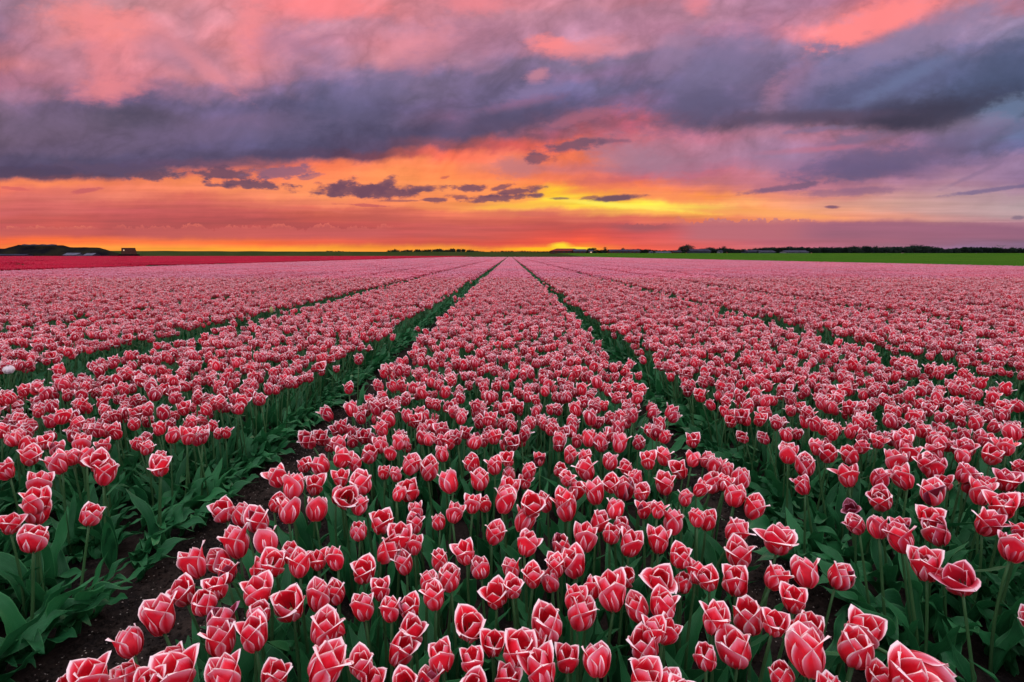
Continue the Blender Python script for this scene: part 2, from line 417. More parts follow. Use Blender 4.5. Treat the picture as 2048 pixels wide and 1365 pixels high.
def mat(name):
    m = bpy.data.materials.new(name)
    m.use_nodes = True
    m.node_tree.nodes.clear()
    return m, NB(m.node_tree)


def finish(m, g, col, rough=0.6, bump=None, bstr=0.3, bdist=0.01, trans=0.0, tcol=None, spec=0.5):
    p = g.n('ShaderNodeBsdfPrincipled')
    g.put(p.inputs['Base Color'], col)
    g.put(p.inputs['Roughness'], rough)
    g.put(p.inputs['Specular IOR Level'], spec)
    if bump is not None:
        b = g.n('ShaderNodeBump')
        b.inputs['Strength'].default_value = bstr
        b.inputs['Distance'].default_value = bdist
        g.put(b.inputs['Height'], bump)
        g.nt.links.new(b.outputs[0], p.inputs['Normal'])
    out = g.n('ShaderNodeOutputMaterial')
    sh = p.outputs[0]
    if trans:
        t = g.n('ShaderNodeBsdfTranslucent')
        g.put(t.inputs[0], tcol if tcol is not None else col)
        mx = g.n('ShaderNodeMixShader')
        mx.inputs[0].default_value = trans
        g.nt.links.new(sh, mx.inputs[1])
        g.nt.links.new(t.outputs[0], mx.inputs[2])
        sh = mx.outputs[0]
    g.nt.links.new(sh, out.inputs[0])
    return m


# ------------------------------------------------------------------ materials
def petal_material(name, red, red2, white, margin=1.0, lilac=(0.80, 0.33, 0.44, 1), flank_k=1.0):
    m, g = mat(name)
    uv = g.n('ShaderNodeUVMap').outputs[0]
    x, y, _ = g.sep(uv)
    a = g.m('ABSOLUTE', g.m('MULTIPLY_ADD', x, 2.0, -1.0))          # 0 middle, 1 edge
    rnd = g.n('ShaderNodeObjectInfo').outputs['Random']
    pc = g.n('ShaderNodeTexCoord').outputs['Object']
    sv = g.xyz(g.m('MULTIPLY', x, 16.0), g.m('MULTIPLY', y, 1.6), g.m('MULTIPLY', rnd, 37.0))
    streak = g.noise(sv, 2.0, 5.0, 0.65)
    blot = g.noise(pc, 45.0, 3.0, 0.5)
    inside = g.n('ShaderNodeNewGeometry').outputs['Backfacing']
    rnd2 = g.m('FRACT', g.m('MULTIPLY', rnd, 17.31))
    taper = g.m('MINIMUM', 1.0, g.m('MULTIPLY', g.m('SUBTRACT', 1.0, y), 1.9))
    e0 = g.m('MULTIPLY', g.m('SUBTRACT', 1.0, a), taper)                 # distance to the petal's edge
    e = g.m('ADD', e0, g.m('MULTIPLY', g.m('SUBTRACT', streak, 0.5), 0.22))
    c = g.mix(g.step(g.m('ADD', g.m('MULTIPLY', blot, 0.7), g.m('MULTIPLY', rnd, 0.3)), 0.3, 0.7), red, red2)
    flank = g.m('MULTIPLY', g.step(e, g.m('MULTIPLY_ADD', rnd2, 0.34 * margin, 0.24 * margin), 0.02), g.step(y, 0.15, 0.60, 0.15, 1.0))
    flank = g.m('MULTIPLY', flank, g.m('MULTIPLY_ADD', inside, -0.34 * flank_k, 0.74 * flank_k))
    c = g.mix(flank, c, lilac)
    er = g.m('ADD', e0, g.m('MULTIPLY', g.m('SUBTRACT', streak, 0.5), 0.16))
    rim = g.m('MULTIPLY', g.step(er, 0.135 * margin, 0.02 * margin), g.step(y, 0.34, 0.62, 0.04, 0.92))
    c = g.mix(rim, c, white)
    rib = g.m('MULTIPLY', g.step(a, 0.055, 0.02), g.step(y, 0.62, 0.85))
    c = g.mix(g.m('MULTIPLY', rib, g.m('MULTIPLY', inside, 0.5)), c, white)
    # pale greenish-cream throat at the very base
    c = g.mix(g.step(y, 0.07, 0.0, 0.0, 0.6), c, (0.55, 0.35, 0.22, 1))
    bump = g.m('ADD', g.m('MULTIPLY', streak, 1.0), g.m('MULTIPLY', blot, 0.4))
    return finish(m, g, c, 0.42, bump, 0.3, 0.0015, 0.28, None, 0.3)


M_PETAL = petal_material('tulip_petal', (0.84, 0.022, 0.044, 1), (0.64, 0.011, 0.032, 1), (0.98, 0.86, 0.83, 1))
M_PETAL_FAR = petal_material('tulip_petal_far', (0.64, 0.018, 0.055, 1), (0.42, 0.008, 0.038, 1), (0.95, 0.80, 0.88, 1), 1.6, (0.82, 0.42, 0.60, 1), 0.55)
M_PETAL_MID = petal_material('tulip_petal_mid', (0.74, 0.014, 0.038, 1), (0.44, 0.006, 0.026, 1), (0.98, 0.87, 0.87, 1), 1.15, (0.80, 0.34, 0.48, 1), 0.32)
M_PETAL_DARK = petal_material('withered_petal', (0.22, 0.008, 0.02, 1), (0.14, 0.006, 0.02, 1), (0.55, 0.25, 0.35, 1), 0.6, (0.30, 0.06, 0.12, 1))
M_PETAL_RED = petal_material('crimson_petal', (0.54, 0.005, 0.045, 1), (0.40, 0.004, 0.034, 1), (0.65, 0.04, 0.14, 1), 0.3, (0.5, 0.012, 0.07, 1))
M_PETAL_WHITE = petal_material('white_petal', (0.80, 0.74, 0.72, 1), (0.70, 0.62, 0.66, 1), (0.85, 0.82, 0.80, 1), 1.0, (0.8, 0.72, 0.74, 1))


def leaf_material(name, c1, c2, edge):
    m, g = mat(name)
    x, y, _ = g.sep(g.n('ShaderNodeUVMap').outputs[0])
    a = g.m('ABSOLUTE', g.m('MULTIPLY_ADD', x, 2.0, -1.0))
    rnd = g.n('ShaderNodeObjectInfo').outputs['Random']
    vein = g.noise(g.xyz(g.m('MULTIPLY', x, 26.0), g.m('MULTIPLY', y, 1.2), g.m('MULTIPLY', rnd, 19.0)), 1.6, 3.0, 0.6)
    pc = g.n('ShaderNodeTexCoord').outputs['Object']
    bl = g.noise(pc, 14.0, 4.0, 0.6)
    c = g.mix(g.step(g.m('ADD', g.m('MULTIPLY', bl, 0.6), g.m('MULTIPLY', rnd, 0.4)), 0.3, 0.7), c1, c2)
    c = g.mix(g.m('MULTIPLY', g.step(vein, 0.45, 0.8), 0.35), c, edge)
    c = g.mix(g.m('MULTIPLY', g.step(a, 0.90, 0.98), 0.7), c, edge)
    # waxy bloom specks
    dust = g.step(g.noise(pc, 900.0, 1.0, 0.5), 0.66, 0.74)
    c = g.mix(g.m('MULTIPLY', dust, 0.2), c, (0.25, 0.32, 0.28, 1))
    return finish(m, g, c, 0.45, vein, 0.4, 0.002, 0.22, None, 0.2)


M_LEAF = leaf_material('tulip_leaf', (0.008, 0.085, 0.026, 1), (0.018, 0.150, 0.044, 1), (0.06, 0.27, 0.09, 1))
M_STEM = leaf_material('tulip_stem', (0.035, 0.11, 0.035, 1), (0.05, 0.14, 0.045, 1), (0.06, 0.16, 0.06, 1))


def simple(name, c1, c2, scale=3.0, rough=0.8, bstr=0.3, coord='Object', detail=5.0, bdist=0.02):
    m, g = mat(name)
    pc = g.n('ShaderNodeTexCoord').outputs[coord]
    n = g.noise(pc, scale, detail, 0.6)
    return finish(m, g, g.mix(g.step(n, 0.3, 0.7), c1, c2), rough, n, bstr, bdist, spec=0.0)


M_ANTHER = simple('anther', (0.03, 0.02, 0.025, 1), (0.10, 0.08, 0.03, 1), 300)
M_PISTIL = simple('pistil', (0.45, 0.48, 0.20, 1), (0.6, 0.6, 0.35, 1), 300)


def soil_material():
    m, g = mat('dark_sandy_soil')
    p = g.n('ShaderNodeNewGeometry').outputs['Position']
    n1 = g.noise(p, 7.0, 8.0, 0.65)
    n2 = g.noise(p, 70.0, 6.0, 0.7)
    n3 = g.noise(p, 420.0, 2.0, 0.6)
    c = g.mix(g.step(n1, 0.35, 0.7), (0.012, 0.011, 0.0105, 1), (0.040, 0.031, 0.025, 1))
    c = g.mix(g.m('MULTIPLY', g.step(n2, 0.48, 0.72), 0.6), c, (0.065, 0.052, 0.042, 1))
    c = g.mix(g.m('MULTIPLY', g.step(n3, 0.72, 0.78), 0.8), c, (0.22, 0.20, 0.17, 1))
    h = g.m('ADD', n1, g.m('MULTIPLY', n2, 0.35))
    h = g.m('ADD', h, g.m('MULTIPLY', n3, 0.08))
    return finish(m, g, c, 0.9, h, 0.9, 0.03, spec=0.0)


M_SOIL = soil_material()


def field_material(name, c1, c2, c3):
    m, g = mat(name)
    p = g.n('ShaderNodeNewGeometry').outputs['Position']
    n1 = g.noise(p, 0.05, 5.0, 0.6)
    n2 = g.noise(p, 1.5, 5.0, 0.65)
    c = g.mix(g.step(n1, 0.35, 0.65), c1, c2)
    c = g.mix(g.m('MULTIPLY', g.step(n2, 0.4, 0.7), 0.6), c, c3)
    return finish(m, g, c, 0.85, n2, 0.5, 0.1, spec=0.0)


M_GREEN = field_material('green_crop', (0.048, 0.125, 0.014, 1), (0.07, 0.145, 0.016, 1), (0.034, 0.10, 0.012, 1))
M_BLADE = field_material('crop_blade', (0.062, 0.175, 0.018, 1), (0.09, 0.19, 0.02, 1), (0.045, 0.135, 0.014, 1))
M_DIKE = field_material('dike_turf', (0.022, 0.036, 0.009, 1), (0.034, 0.044, 0.012, 1), (0.014, 0.022, 0.008, 1))
M_MOUND = field_material('mound_earth', (0.005, 0.005, 0.008, 1), (0.018, 0.016, 0.009, 1), (0.003, 0.004, 0.005, 1))
M_TREE = field_material('far_foliage', (0.012, 0.020, 0.018, 1), (0.02, 0.032, 0.022, 1), (0.008, 0.014, 0.014, 1))
M_BARK = simple('bark', (0.02, 0.015, 0.012, 1), (0.04, 0.03, 0.022, 1), 2.0)
M_ROOF = simple('grey_roof', (0.028, 0.03, 0.045, 1), (0.045, 0.05, 0.07, 1), 0.6, 0.6)
M_PALE = simple('pale_sheet', (0.10, 0.11, 0.14, 1), (0.06, 0.065, 0.085, 1), 0.5, 0.6)
M_TARP = simple('dark_tarp', (0.018, 0.02, 0.032, 1), (0.035, 0.038, 0.055, 1), 0.25, 0.6)
M_BRICK = simple('dark_brick', (0.045, 0.02, 0.016, 1), (0.07, 0.03, 0.022, 1), 1.0)
M_TILE = simple('red_roof_tiles', (0.16, 0.03, 0.025, 1), (0.11, 0.025, 0.02, 1), 1.0)
M_WHITE = simple('white_wall', (0.16, 0.16, 0.17, 1), (0.10, 0.10, 0.12, 1), 0.8)
M_STEEL = simple('galvanised_steel', (0.10, 0.10, 0.11, 1), (0.15, 0.15, 0.16, 1), 1.0, 0.5)
M_GLASS = simple('window_glass', (0.02, 0.025, 0.035, 1), (0.04, 0.045, 0.06, 1), 0.5, 0.15)
M_STONE = simple('shell_grit', (0.20, 0.18, 0.15, 1), (0.42, 0.39, 0.34, 1), 30.0)
M_STRAW = simple('dry_straw', (0.07, 0.055, 0.035, 1), (0.12, 0.10, 0.07, 1), 30.0)
M_CLOD = simple('soil_clod', (0.016, 0.014, 0.013, 1), (0.045, 0.036, 0.029, 1), 60.0, 0.95, 0.8, bdist=0.004)


def lamp_material():
    m, g = mat('lit_window')
    e = g.n('ShaderNodeEmission')
    e.inputs[0].default_value = (1.0, 0.65, 0.45, 1)
    e.inputs[1].default_value = 0.8
    out = g.n('ShaderNodeOutputMaterial')
    g.nt.links.new(e.outputs[0], out.inputs[0])
    return m


M_LIT = lamp_material()

# ------------------------------------------------------------------ layout of the beds
PITCH_X = 1.88
# (x0, x1) of every soil path between beds, measured at flower height
GAPS = [(-1.13, -0.74), (0.70, 0.94), (-3.06, -2.60), (2.56, 2.90)]
k = 0
for side, start in ((-1, -4.72), (1, 4.62)):
    x = start
    while abs(x) < 32:
        w_ = 0.18 if abs(x) < 8 else 0.13
        GAPS.append((x - w_, x + w_))
        x += side * PITCH_X
FIELD_X0, FIELD_X1 = -22.6, 31.3
FIELD_Y1 = 200.0
H_BLOOM = 0.335


def in_gap(x, pad=0.0):
    for a, b in GAPS:
        if a - pad < x < b + pad:
            return True
    return False


def ground_z(x, y):
    z = 0.0
    d = math.hypot(x, y)
    if d < 12:
        z += 0.018 * (noise.noise(Vector((x * 3.1, y * 3.1, 0))) + 0.5 * noise.noise(Vector((x * 11, y * 11, 3))))
        z += 0.007 * noise.noise(Vector((x * 34, y * 34, 5))) + 0.004 * noise.noise(Vector((x * 80, y * 80, 9)))
        for a, b in GAPS[:4]:
            m = 0.5 * (a + b) * 0.93
            w = 0.14
            t = (x - m) / w
            z -= 0.03 * math.exp(-t * t)
    if y > 170:                                         # land climbs a little towards the horizon
        t = min(1.0, (y - 170) / 200.0)
        z += 2.3 * t * t * (3 - 2 * t) * min(1.0, max(0.0, (x + 40) / 80.0))
    return z


def build_ground():
    xs = list(np.arange(-1.9, 1.9, 0.022)) + [s * v for s in (-1, 1) for v in
                                                [1.95, 2.1, 2.3, 2.6, 3, 3.5, 4, 5, 6, 8, 10, 13, 17, 22, 28, 35, 45, 60, 80, 110, 150, 200, 280, 400, 600, 900, 1500, 3000]]
    ys = list(np.arange(0.3, 3.6, 0.024)) + [-3000, -800, -200, -60, -20, -8, -3, -1.5, -0.8, -0.3, 0, 0.2] + \
        [3.7, 4, 4.4, 5, 6, 8, 10, 13, 17, 22, 30, 40, 55, 80, 110, 150, 170, 190, 210, 235, 260, 290, 320, 345, 370, 420, 500, 700, 1000, 1600, 3000]
    xs, ys = sorted(xs), sorted(ys)
    nx = len(xs)
    vs = [(x, y, ground_z(x, y)) for y in ys for x in xs]
    fs = [(j * nx + i, j * nx + i + 1, (j + 1) * nx + i + 1, (j + 1) * nx + i) for j in range(len(ys) - 1) for i in range(nx - 1)]
    o = obj('ground', mesh('ground', vs, fs, M_SOIL))
    tag(o, kind='structure')


build_ground()


def sheet(name, pts_x, pts_y, material, dz=0.02, zf=ground_z):
    nx = len(pts_x)
    vs = [(x, y, zf(x, y) + dz) for y in pts_y for x in pts_x]
    fs = [(j * nx + i, j * nx + i + 1, (j + 1) * nx + i + 1, (j + 1) * nx + i) for j in range(len(pts_y) - 1) for i in range(nx - 1)]
    o = obj(name, mesh(name, vs, fs, material))
    tag(o, kind='structure')
    return o


sheet('green_field', [31.8, 35, 45, 60, 80, 110, 150, 200, 280, 400, 600, 900, 1500, 3000],
      [-60, 0, 20, 30, 40, 55, 80, 110, 150, 170, 190, 210, 235, 260, 290, 320, 345, 370, 420, 500, 700, 1000, 1600, 3000], M_GREEN, 0.10)
sheet('far_pasture', [-3000, -1500, -600, -300, -200, -110, -60, -35, -10, 6, 31.7], [FIELD_Y1 + 6, 235, 260, 290, 320, 345, 370, 420, 500, 700, 1600, 3000], M_DIKE, 0.06)


# ------------------------------------------------------------------ tulip geometry
def petal_geo(L, Wd, close, flare, nu, nv, seed, rs=1.0, curl=1.0, a0=27.0):
    """close: lean of the upper half (deg past vertical, + inwards); flare: tip turned outwards (deg)"""
    rnd = random.Random(seed)
    N = 40
    r, z = 0.003, 0.0
    mid = [(r, z)]
    for i in range(N):
        s = (i + 0.5) / N
        if s < 0.46:
            th = math.radians(a0 + (86 - a0) * (s / 0.46) ** 0.85)
        else:
            t = (s - 0.46) / 0.54
            th = math.radians(86 + close * math.sin(min(1, t * 1.25) * PI / 2) - flare * max(0, (t - 0.55) / 0.45) ** 1.6)
        r += math.cos(th) * L / N * rs
        z += math.sin(th) * L / N
        mid.append((r, z))
    ph = rnd.uniform(0, 6.28)
    skew = rnd.uniform(-0.12, 0.12)
    wav = rnd.uniform(0.3, 1.0) * 0.0022 * curl
    PW = rnd.uniform(1.45, 2.2)
    vs, uv, fs = [], [], []
    for j in range(nv + 1):
        v = j / nv
        a, b = mid[min(N, int(v * N))]
        shape = (0.22 + 0.78 * math.sin(min(1.0, v / 0.50) * PI / 2) ** 1.1) * max(0.0, 1 - max(0.0, (v - 0.46) / 0.54) ** PW) ** 0.92
        w = Wd * max(shape, 0.015)
        rho = max(a * 1.18 + 0.004, 0.020)
        for i in range(nu + 1):
            uu = i / nu * 2 - 1
            s = uu * w
            ang = s / rho
            x = rho * math.sin(ang) + skew * w * v * v
            off = -rho * (1 - math.cos(ang)) * 0.92
            off += wav * abs(uu) ** 2 * math.sin(v * 9 + ph + uu * 1.3) + 0.0032 * curl * abs(uu) ** 5 * v
            off += 0.0013 * math.exp(-(uu / 0.18) ** 2) * math.sin(PI * v)         # mid rib
            vs.append((a + off, x, b - 0.002 * abs(uu) ** 3))
            uv.append(((uu + 1) / 2, v))
    n = nu + 1
    for j in range(nv):
        for i in range(nu):
            fs.append((j * n + i, j * n + i + 1, (j + 1) * n + i + 1, (j + 1) * n + i))
    return vs, fs, uv


def leaf_geo(L, Wd, a0, a1, nu, nv, seed, wave=1.0, curlx=0.0):
    """a0, a1: elevation angle at base and tip in degrees"""
    rnd = random.Random(seed)
    ph, ph2 = rnd.uniform(0, 6.28), rnd.uniform(0, 6.28)
    tw = rnd.uniform(-0.5, 0.5)
    vs, uv, fs = [], [], []
    x, z, y = 0.004, -0.01, 0.0
    N = nv
    for j in range(N + 1):
        v = j / N
        e = math.radians(a0 + (a1 - a0) * (v ** 1.5) + 10 * math.sin(v * 7 + ph2) * v)
        if j:
            x += math.cos(e) * L / N
            z += math.sin(e) * L / N
            y += curlx * v * L / N
        w = Wd * (0.35 + 0.65 * math.sin(min(1, v / 0.4) * PI / 2)) * max(0.02, (1 - max(0, (v - 0.3) / 0.7) ** 1.9)) ** 0.85
        fold = math.radians(50) * (1 - 0.75 * v)
        roll = tw * v
        nx, nz = -math.sin(e), math.cos(e)
        for i in range(nu + 1):
            uu = i / nu * 2 - 1
            s = uu * w
            lift = abs(s) * math.tan(fold) * 0.7 + wave * 0.007 * abs(uu) ** 1.5 * math.sin(v * 13 + ph + (1.6 if uu > 0 else 0)) * math.sin(PI * v) ** 0.5 + s * math.sin(roll)
            vs.append((x + nx * lift, y + s * math.cos(fold * 0.6), z + nz * lift))
            uv.append(((uu + 1) / 2, v))
    n = nu + 1
    for j in range(nv):
        for i in range(nu):
            fs.append((j * n + i, j * n + i + 1, (j + 1) * n + i + 1, (j + 1) * n + i))
    return vs, fs, uv


def tube_geo(pts, r0, r1, k=6):
    vs, fs, uv = [], [], []
    P = [Vector(p) for p in pts]
    for j, p in enumerate(P):
        t = (P[min(j + 1, len(P) - 1)] - P[max(j - 1, 0)]).normalized()
        a = t.orthogonal().normalized() if abs(t.z) < 0.99 else Vector((1, 0, 0))
        a = (Vector((1, 0, 0)) - t * t.x)
        if a.length < 0.05:
            a = Vector((0, 1, 0)) - t * t.y
        a.normalize()
        b = t.cross(a)
        r = r0 + (r1 - r0) * j / (len(P) - 1)
        for i in range(k):
            an = 2 * PI * i / k
            vs.append(p + (a * math.cos(an) + b * math.sin(an)) * r)
            uv.append((0.5, j / (len(P) - 1)))
    for j in range(len(P) - 1):
        for i in range(k):
            fs.append((j * k + i, j * k + (i + 1) % k, (j + 1) * k + (i + 1) % k, (j + 1) * k + i))
    fs.append(tuple((len(P) - 1) * k + i for i in range(k)))
    return vs, fs, uv


# flower forms: name, close outer, flare outer, close inner, flare inner, inner count, height factor
FORMS = [
    ('closed', 14, 8, 24, 0, 1.00, 24),
    ('closed', 6, 16, 22, 4, 1.04, 29),
    ('half open', -4, 18, 22, 4, 1.02, 34),
    ('half open', -10, 18, 18, 4, 1.05, 36),
    ('open', -18, 20, 14, 4, 1.02, 36),
    ('wide open', -30, 16, 6, 6, 0.98, 34),
]


def form_petals(fi, seed, nu, nv, double=False):
    """list of (geometry, z rotation, tilt) for one flower"""
    _, co, fo, ci, fin, hf, b0 = FORMS[fi]
    rnd = random.Random(seed)
    out = []
    base = rnd.uniform(0, 2 * PI)
    for kk in range(3):
        g = petal_geo(0.086 * hf * rnd.uniform(0.94, 1.05), 0.033 * rnd.uniform(0.93, 1.07), ci + rnd.uniform(-5, 5), fin + rnd.uniform(-5, 8), nu, nv, rnd.random(), 0.86, 1.0, b0 - 6)
        out.append((g, base + PI / 3 + kk * 2 * PI / 3 + rnd.uniform(-0.1, 0.1)))
    if double:
        for kk in range(3):
            g = petal_geo(0.080 * rnd.uniform(0.9, 1.05), 0.028, 30 + rnd.uniform(-8, 8), 10, nu, nv, rnd.random(), 0.60, 1.6)
            out.append((g, base + kk * 2 * PI / 3 + rnd.uniform(-0.3, 0.3)))
    for kk in range(3):
        odd = rnd.uniform(4, 22) if rnd.random() < 0.35 else 0
        g = petal_geo(0.084 * hf * rnd.uniform(0.92, 1.05), 0.040 * rnd.uniform(0.94, 1.08), co + rnd.uniform(-7, 7) - odd, fo + rnd.uniform(-6, 14), nu, nv, rnd.random(), 1.0, 1.3, b0)
        out.append((g, base + kk * 2 * PI / 3 + rnd.uniform(-0.12, 0.12)))
    return out


# ---- meshes for the detailed tulips (shared data)
HERO_FLOWERS = []
for fi in range(len(FORMS)):
    for s in range(4):
        ps = form_petals(fi, 100 * fi + s, 8, 10, double=(s == 3))
        HERO_FLOWERS.append((fi, [(mesh('petal', g[0], g[1], [M_PETAL], None, True, g[2]), rz) for g, rz in ps]))
hb = MB()
vs, fs, uv = tube_geo([(0, 0, 0.0), (0, 0, 0.004), (0, 0, 0.018), (0, 0, 0.03)], 0.004, 0.0035)
hb.add(vs, fs, uv, 0)
for i in range(6):
    a = i * PI / 3
    vs, fs, uv = tube_geo([(0.004 * math.cos(a), 0.004 * math.sin(a), 0.002), (0.010 * math.cos(a), 0.010 * math.sin(a), 0.018), (0.011 * math.cos(a), 0.011 * math.sin(a), 0.034)], 0.0008, 0.0016, 4)
    hb.add(vs, fs, uv, 1)
ME_HEART = hb.build('flower_heart', [M_PISTIL, M_ANTHER])

STEMS = []      # (mesh, attach point, tangent)
for i in range(14):
    rnd = random.Random(900 + i)
    lean = [0.0, 0.01, 0.02, 0.03, 0.045, 0.06, 0.08][i % 7] * rnd.uniform(0.8, 1.2)
    h = 0.30
    pts = []
    bow = rnd.uniform(-0.012, 0.012)
    for j in range(7):
        t = j / 6
        pts.append((lean * t ** 1.6 + bow * math.sin(PI * t), 0.5 * bow * math.sin(PI * t * 1.4), -0.012 + (h + 0.012) * t))
    g = tube_geo(pts, 0.0040, 0.0028, 7)
    tg = (Vector(pts[-1]) - Vector(pts[-2])).normalized()
    STEMS.append((mesh('stem', g[0], g[1], [M_STEM], None, True, g[2]), Vector(pts[-1]), tg, lean))

LEAVES_IN = [mesh('leaf', *(lambda g: (g[0], g[1]))(leaf_geo(random.Random(i).uniform(0.20, 0.27), random.Random(i + 50).uniform(0.016, 0.026), random.Random(i + 9).uniform(74, 86), random.Random(i + 19).uniform(25, 65), 4, 12, i)), [M_LEAF], None, True,
                  leaf_geo(random.Random(i).uniform(0.20, 0.27), random.Random(i + 50).uniform(0.016, 0.026), 80, 50, 4, 12, i)[2]) for i in range(10)]
LEAVES_OUT = []
for i in range(12):
    rr = random.Random(400 + i)
    g = leaf_geo(rr.uniform(0.17, 0.27), rr.uniform(0.022, 0.034), rr.uniform(66, 84), rr.uniform(-65, 40), 6, 18, 400 + i, 2.4, rr.uniform(-0.4, 0.4))
    LEAVES_OUT.append(mesh('leaf', g[0], g[1], [M_LEAF], None, True, g[2]))

# ------------------------------------------------------------------ measured flower places (pixels of the photograph, turned into points of the field)
F_ = Vector((math.sin(YAW) * math.cos(PITCH), math.cos(YAW) * math.cos(PITCH), -math.sin(PITCH)))
R_ = Vector((math.cos(YAW), -math.sin(YAW), 0))
U_ = R_.cross(F_)


def on_plane(px, py, z):
    d = F_ + R_ * ((px - 1024) / 1024.0) + U_ * ((682.5 - py) / 1024.0)
    t = (z - CAM_Z) / d.z
    return Vector((0, 0, CAM_Z)) + d * t


def project(p):
    q = Vector(p) - Vector((0, 0, CAM_Z))
    zc = q.dot(F_)
    if zc <= 0.02:
        return None
    return 1024 + 1024 * q.dot(R_) / zc, 682.5 - 1024 * q.dot(U_) / zc, zc


A = '165,25,190 50,110,120 360,75,140 420,30,100 500,40,100 580,65,150 600,170,135 935,80,120 930,15,80 220,210,140 190,300,150 200,365,155 510,360,130 50,410,120 185,520,190 1320,310,150 1430,365,130 1770,65,90 1645,145,150 1700,220,140 1600,280,110 1840,210,115 1685,345,150 1845,355,140 1525,410,145 1400,555,165 1310,620,150 1580,520,150 1165,655,160 1330,690,120 1490,670,110 1590,660,160 1700,600,120 1750,670,140 1860,640,110 1975,640,120 1085,810,160 1200,850,160 1275,780,140 1500,820,180 1490,930,160 1715,900,200 1860,860,160 1975,820,130 770,1080,175 950,980,200 1310,1010,180 1490,1080,190 1300,1140,190 1880,1050,190 2000,980,100 780,1240,150 550,1290,200 400,1320,150 1050,1200,200 1060,1290,230 1330,1310,210 1600,1290,180 1850,1260,260 730,1330,150 850,1335,120 1980,50,130 1900,100,120 2010,250,150 1960,250,100 1990,165,100'
B = '110,20,110 240,20,90 30,90,90 80,190,150 200,120,80 270,110,60 340,80,120 270,230,70 360,220,140 455,110,140 550,10,90 600,170,130 730,60,110 760,150,130 850,70,110 930,30,90 930,120,90 1040,90,100 1025,160,85 1110,50,80 905,210,150 715,300,110 800,290,80 890,300,140 40,300,110 55,450,120 180,410,150 375,420,115 400,350,90 525,415,100 600,360,120 1060,300,200 1160,290,110 1000,405,160 1020,530,150 830,475,130 1225,100,90 1280,30,90 1370,30,90 1270,150,90 1400,120,130 1520,60,100 1310,230,110 1260,270,120 1275,360,150 1445,250,130 1530,180,110 1600,225,150 1630,80,90 1690,140,100 1700,220,110 1750,50,100 1840,40,100 1850,180,150 1950,95,110 2000,20,100 1960,250,90 1720,320,90 1800,330,100 2030,190,70 1545,350,120 1590,430,120 1440,410,120 1375,510,150 1520,480,120 1630,550,150 1245,540,130 1890,420,140 1805,520,140 1935,590,140 2035,370,60 290,520,160 370,540,120 180,590,150 330,650,120 75,690,150 520,600,110 685,580,140 770,660,135 180,760,120 500,820,150 450,740,110 590,720,150 600,680,100 960,670,120 1070,720,130 1185,740,115 1330,660,170 1200,620,120 1210,660,100 1600,700,130 1400,770,130 1310,600,100 1800,720,170 1940,750,130 2025,690,100 860,830,160 950,790,120 85,890,160 240,890,130 350,880,120 700,980,190 360,1030,170 835,1100,150 960,1160,220 1170,1000,210 1330,970,200 1300,850,140 1545,850,260 1710,900,150 1830,890,180 1755,1050,150 1740,1140,190 1830,1040,140 265,1150,180 545,1180,180 715,1190,150 1270,1170,150 1450,1220,190 75,1230,160 1070,1080,90 120,1340,120 340,1310,150 450,1310,150 715,1320,170 900,1310,170 1150,1300,220 1700,1290,200 1850,1330,120 1940,1355,80'
C = '25,30,90 90,70,110 160,75,80 230,120,130 60,180,130 140,160,100 200,240,140 300,310,130 40,370,110 185,440,180 245,600,170 460,500,240 475,420,110 420,710,150 640,700,190 810,650,165 60,720,140 215,750,180 560,840,155 80,1000,180 300,960,230 430,980,150 225,1190,220 40,1190,160 935,1000,220 620,1060,200 560,1040,140 655,1250,250 910,1180,220 500,1320,120 1190,1320,240 1070,1320,120 520,20,110 750,15,110 905,15,110 620,70,130 628,150,110 885,150,165 1045,150,110 1150,60,145 1210,20,110 915,300,115 1075,265,145 1225,170,180 1370,260,190 1350,90,120 1370,130,130 1460,190,90 1540,130,120 1580,200,150 1400,15,150 1545,40,95 1690,190,90 1650,260,160 1800,170,150 1790,315,190 1885,90,80 1870,250,70 1710,20,140 945,415,120 1065,430,130 1180,440,100 1220,510,160 1360,390,140 1425,470,190 1665,430,170 1890,430,70 1345,660,210 1555,755,210 1830,580,210'
TR = []
for txt, ox, sc in ((A, 0, 2.926), (B, 700, 2.926), (C, 1400, 2.935)):
    for q in txt.split():
        a, b, w = [float(t) for t in q.split(',')]
        TR.append((ox + a / sc, 900 + b / sc, w / sc))
# named individuals that look unlike the rest: closest traced place -> (kind, label)
SPECIAL = {
    (1400 + 915 / 2.935, 900 + 300 / 2.935): ('withered', 'small withered maroon tulip gaping open at the near corner of the right bed'),
    (1400 + 1555 / 2.935, 900 + 755 / 2.935): ('ragged', 'ragged deep red tulip opened flat above broad leaves, lowest of the right bed'),
    (1400 + 1345 / 2.935, 900 + 660 / 2.935): ('round', 'round deep red double tulip alone on its stem, second lowest of the right bed'),
    (1400 + 810 / 2.935, 900 + 650 / 2.935): ('tall', 'tall closed tulip on a bare slanting stem over the soil of the right path'),
    (1400 + 460 / 2.935, 900 + 500 / 2.935): ('broad', 'very broad open tulip at the middle bed edge beside the right soil path'),
    (185 / 2.926, 900 + 520 / 2.926): ('lone', 'lowest big tulip of the left bed, tipped towards the soil path'),
    (510 / 2.926, 900 + 360 / 2.926): ('lone', 'lone half-closed tulip standing out over the leaves of the left bed'),
    (770 / 2.926, 900 + 1080 / 2.926): ('lone', 'closed tulip reaching furthest out over the dark soil of the left path'),
}
HEROES = []       # x, y, scale, form, lean variant, rotation, label, special


def bed_name(x):
    if x > 0.81:
        return 'right bed' if x < 2.73 else 'second bed to the right'
    if x > -0.93:
        return 'middle bed'
    return 'left bed' if x > -2.83 else 'second bed to the left'


rh = random.Random(5)
taken = []


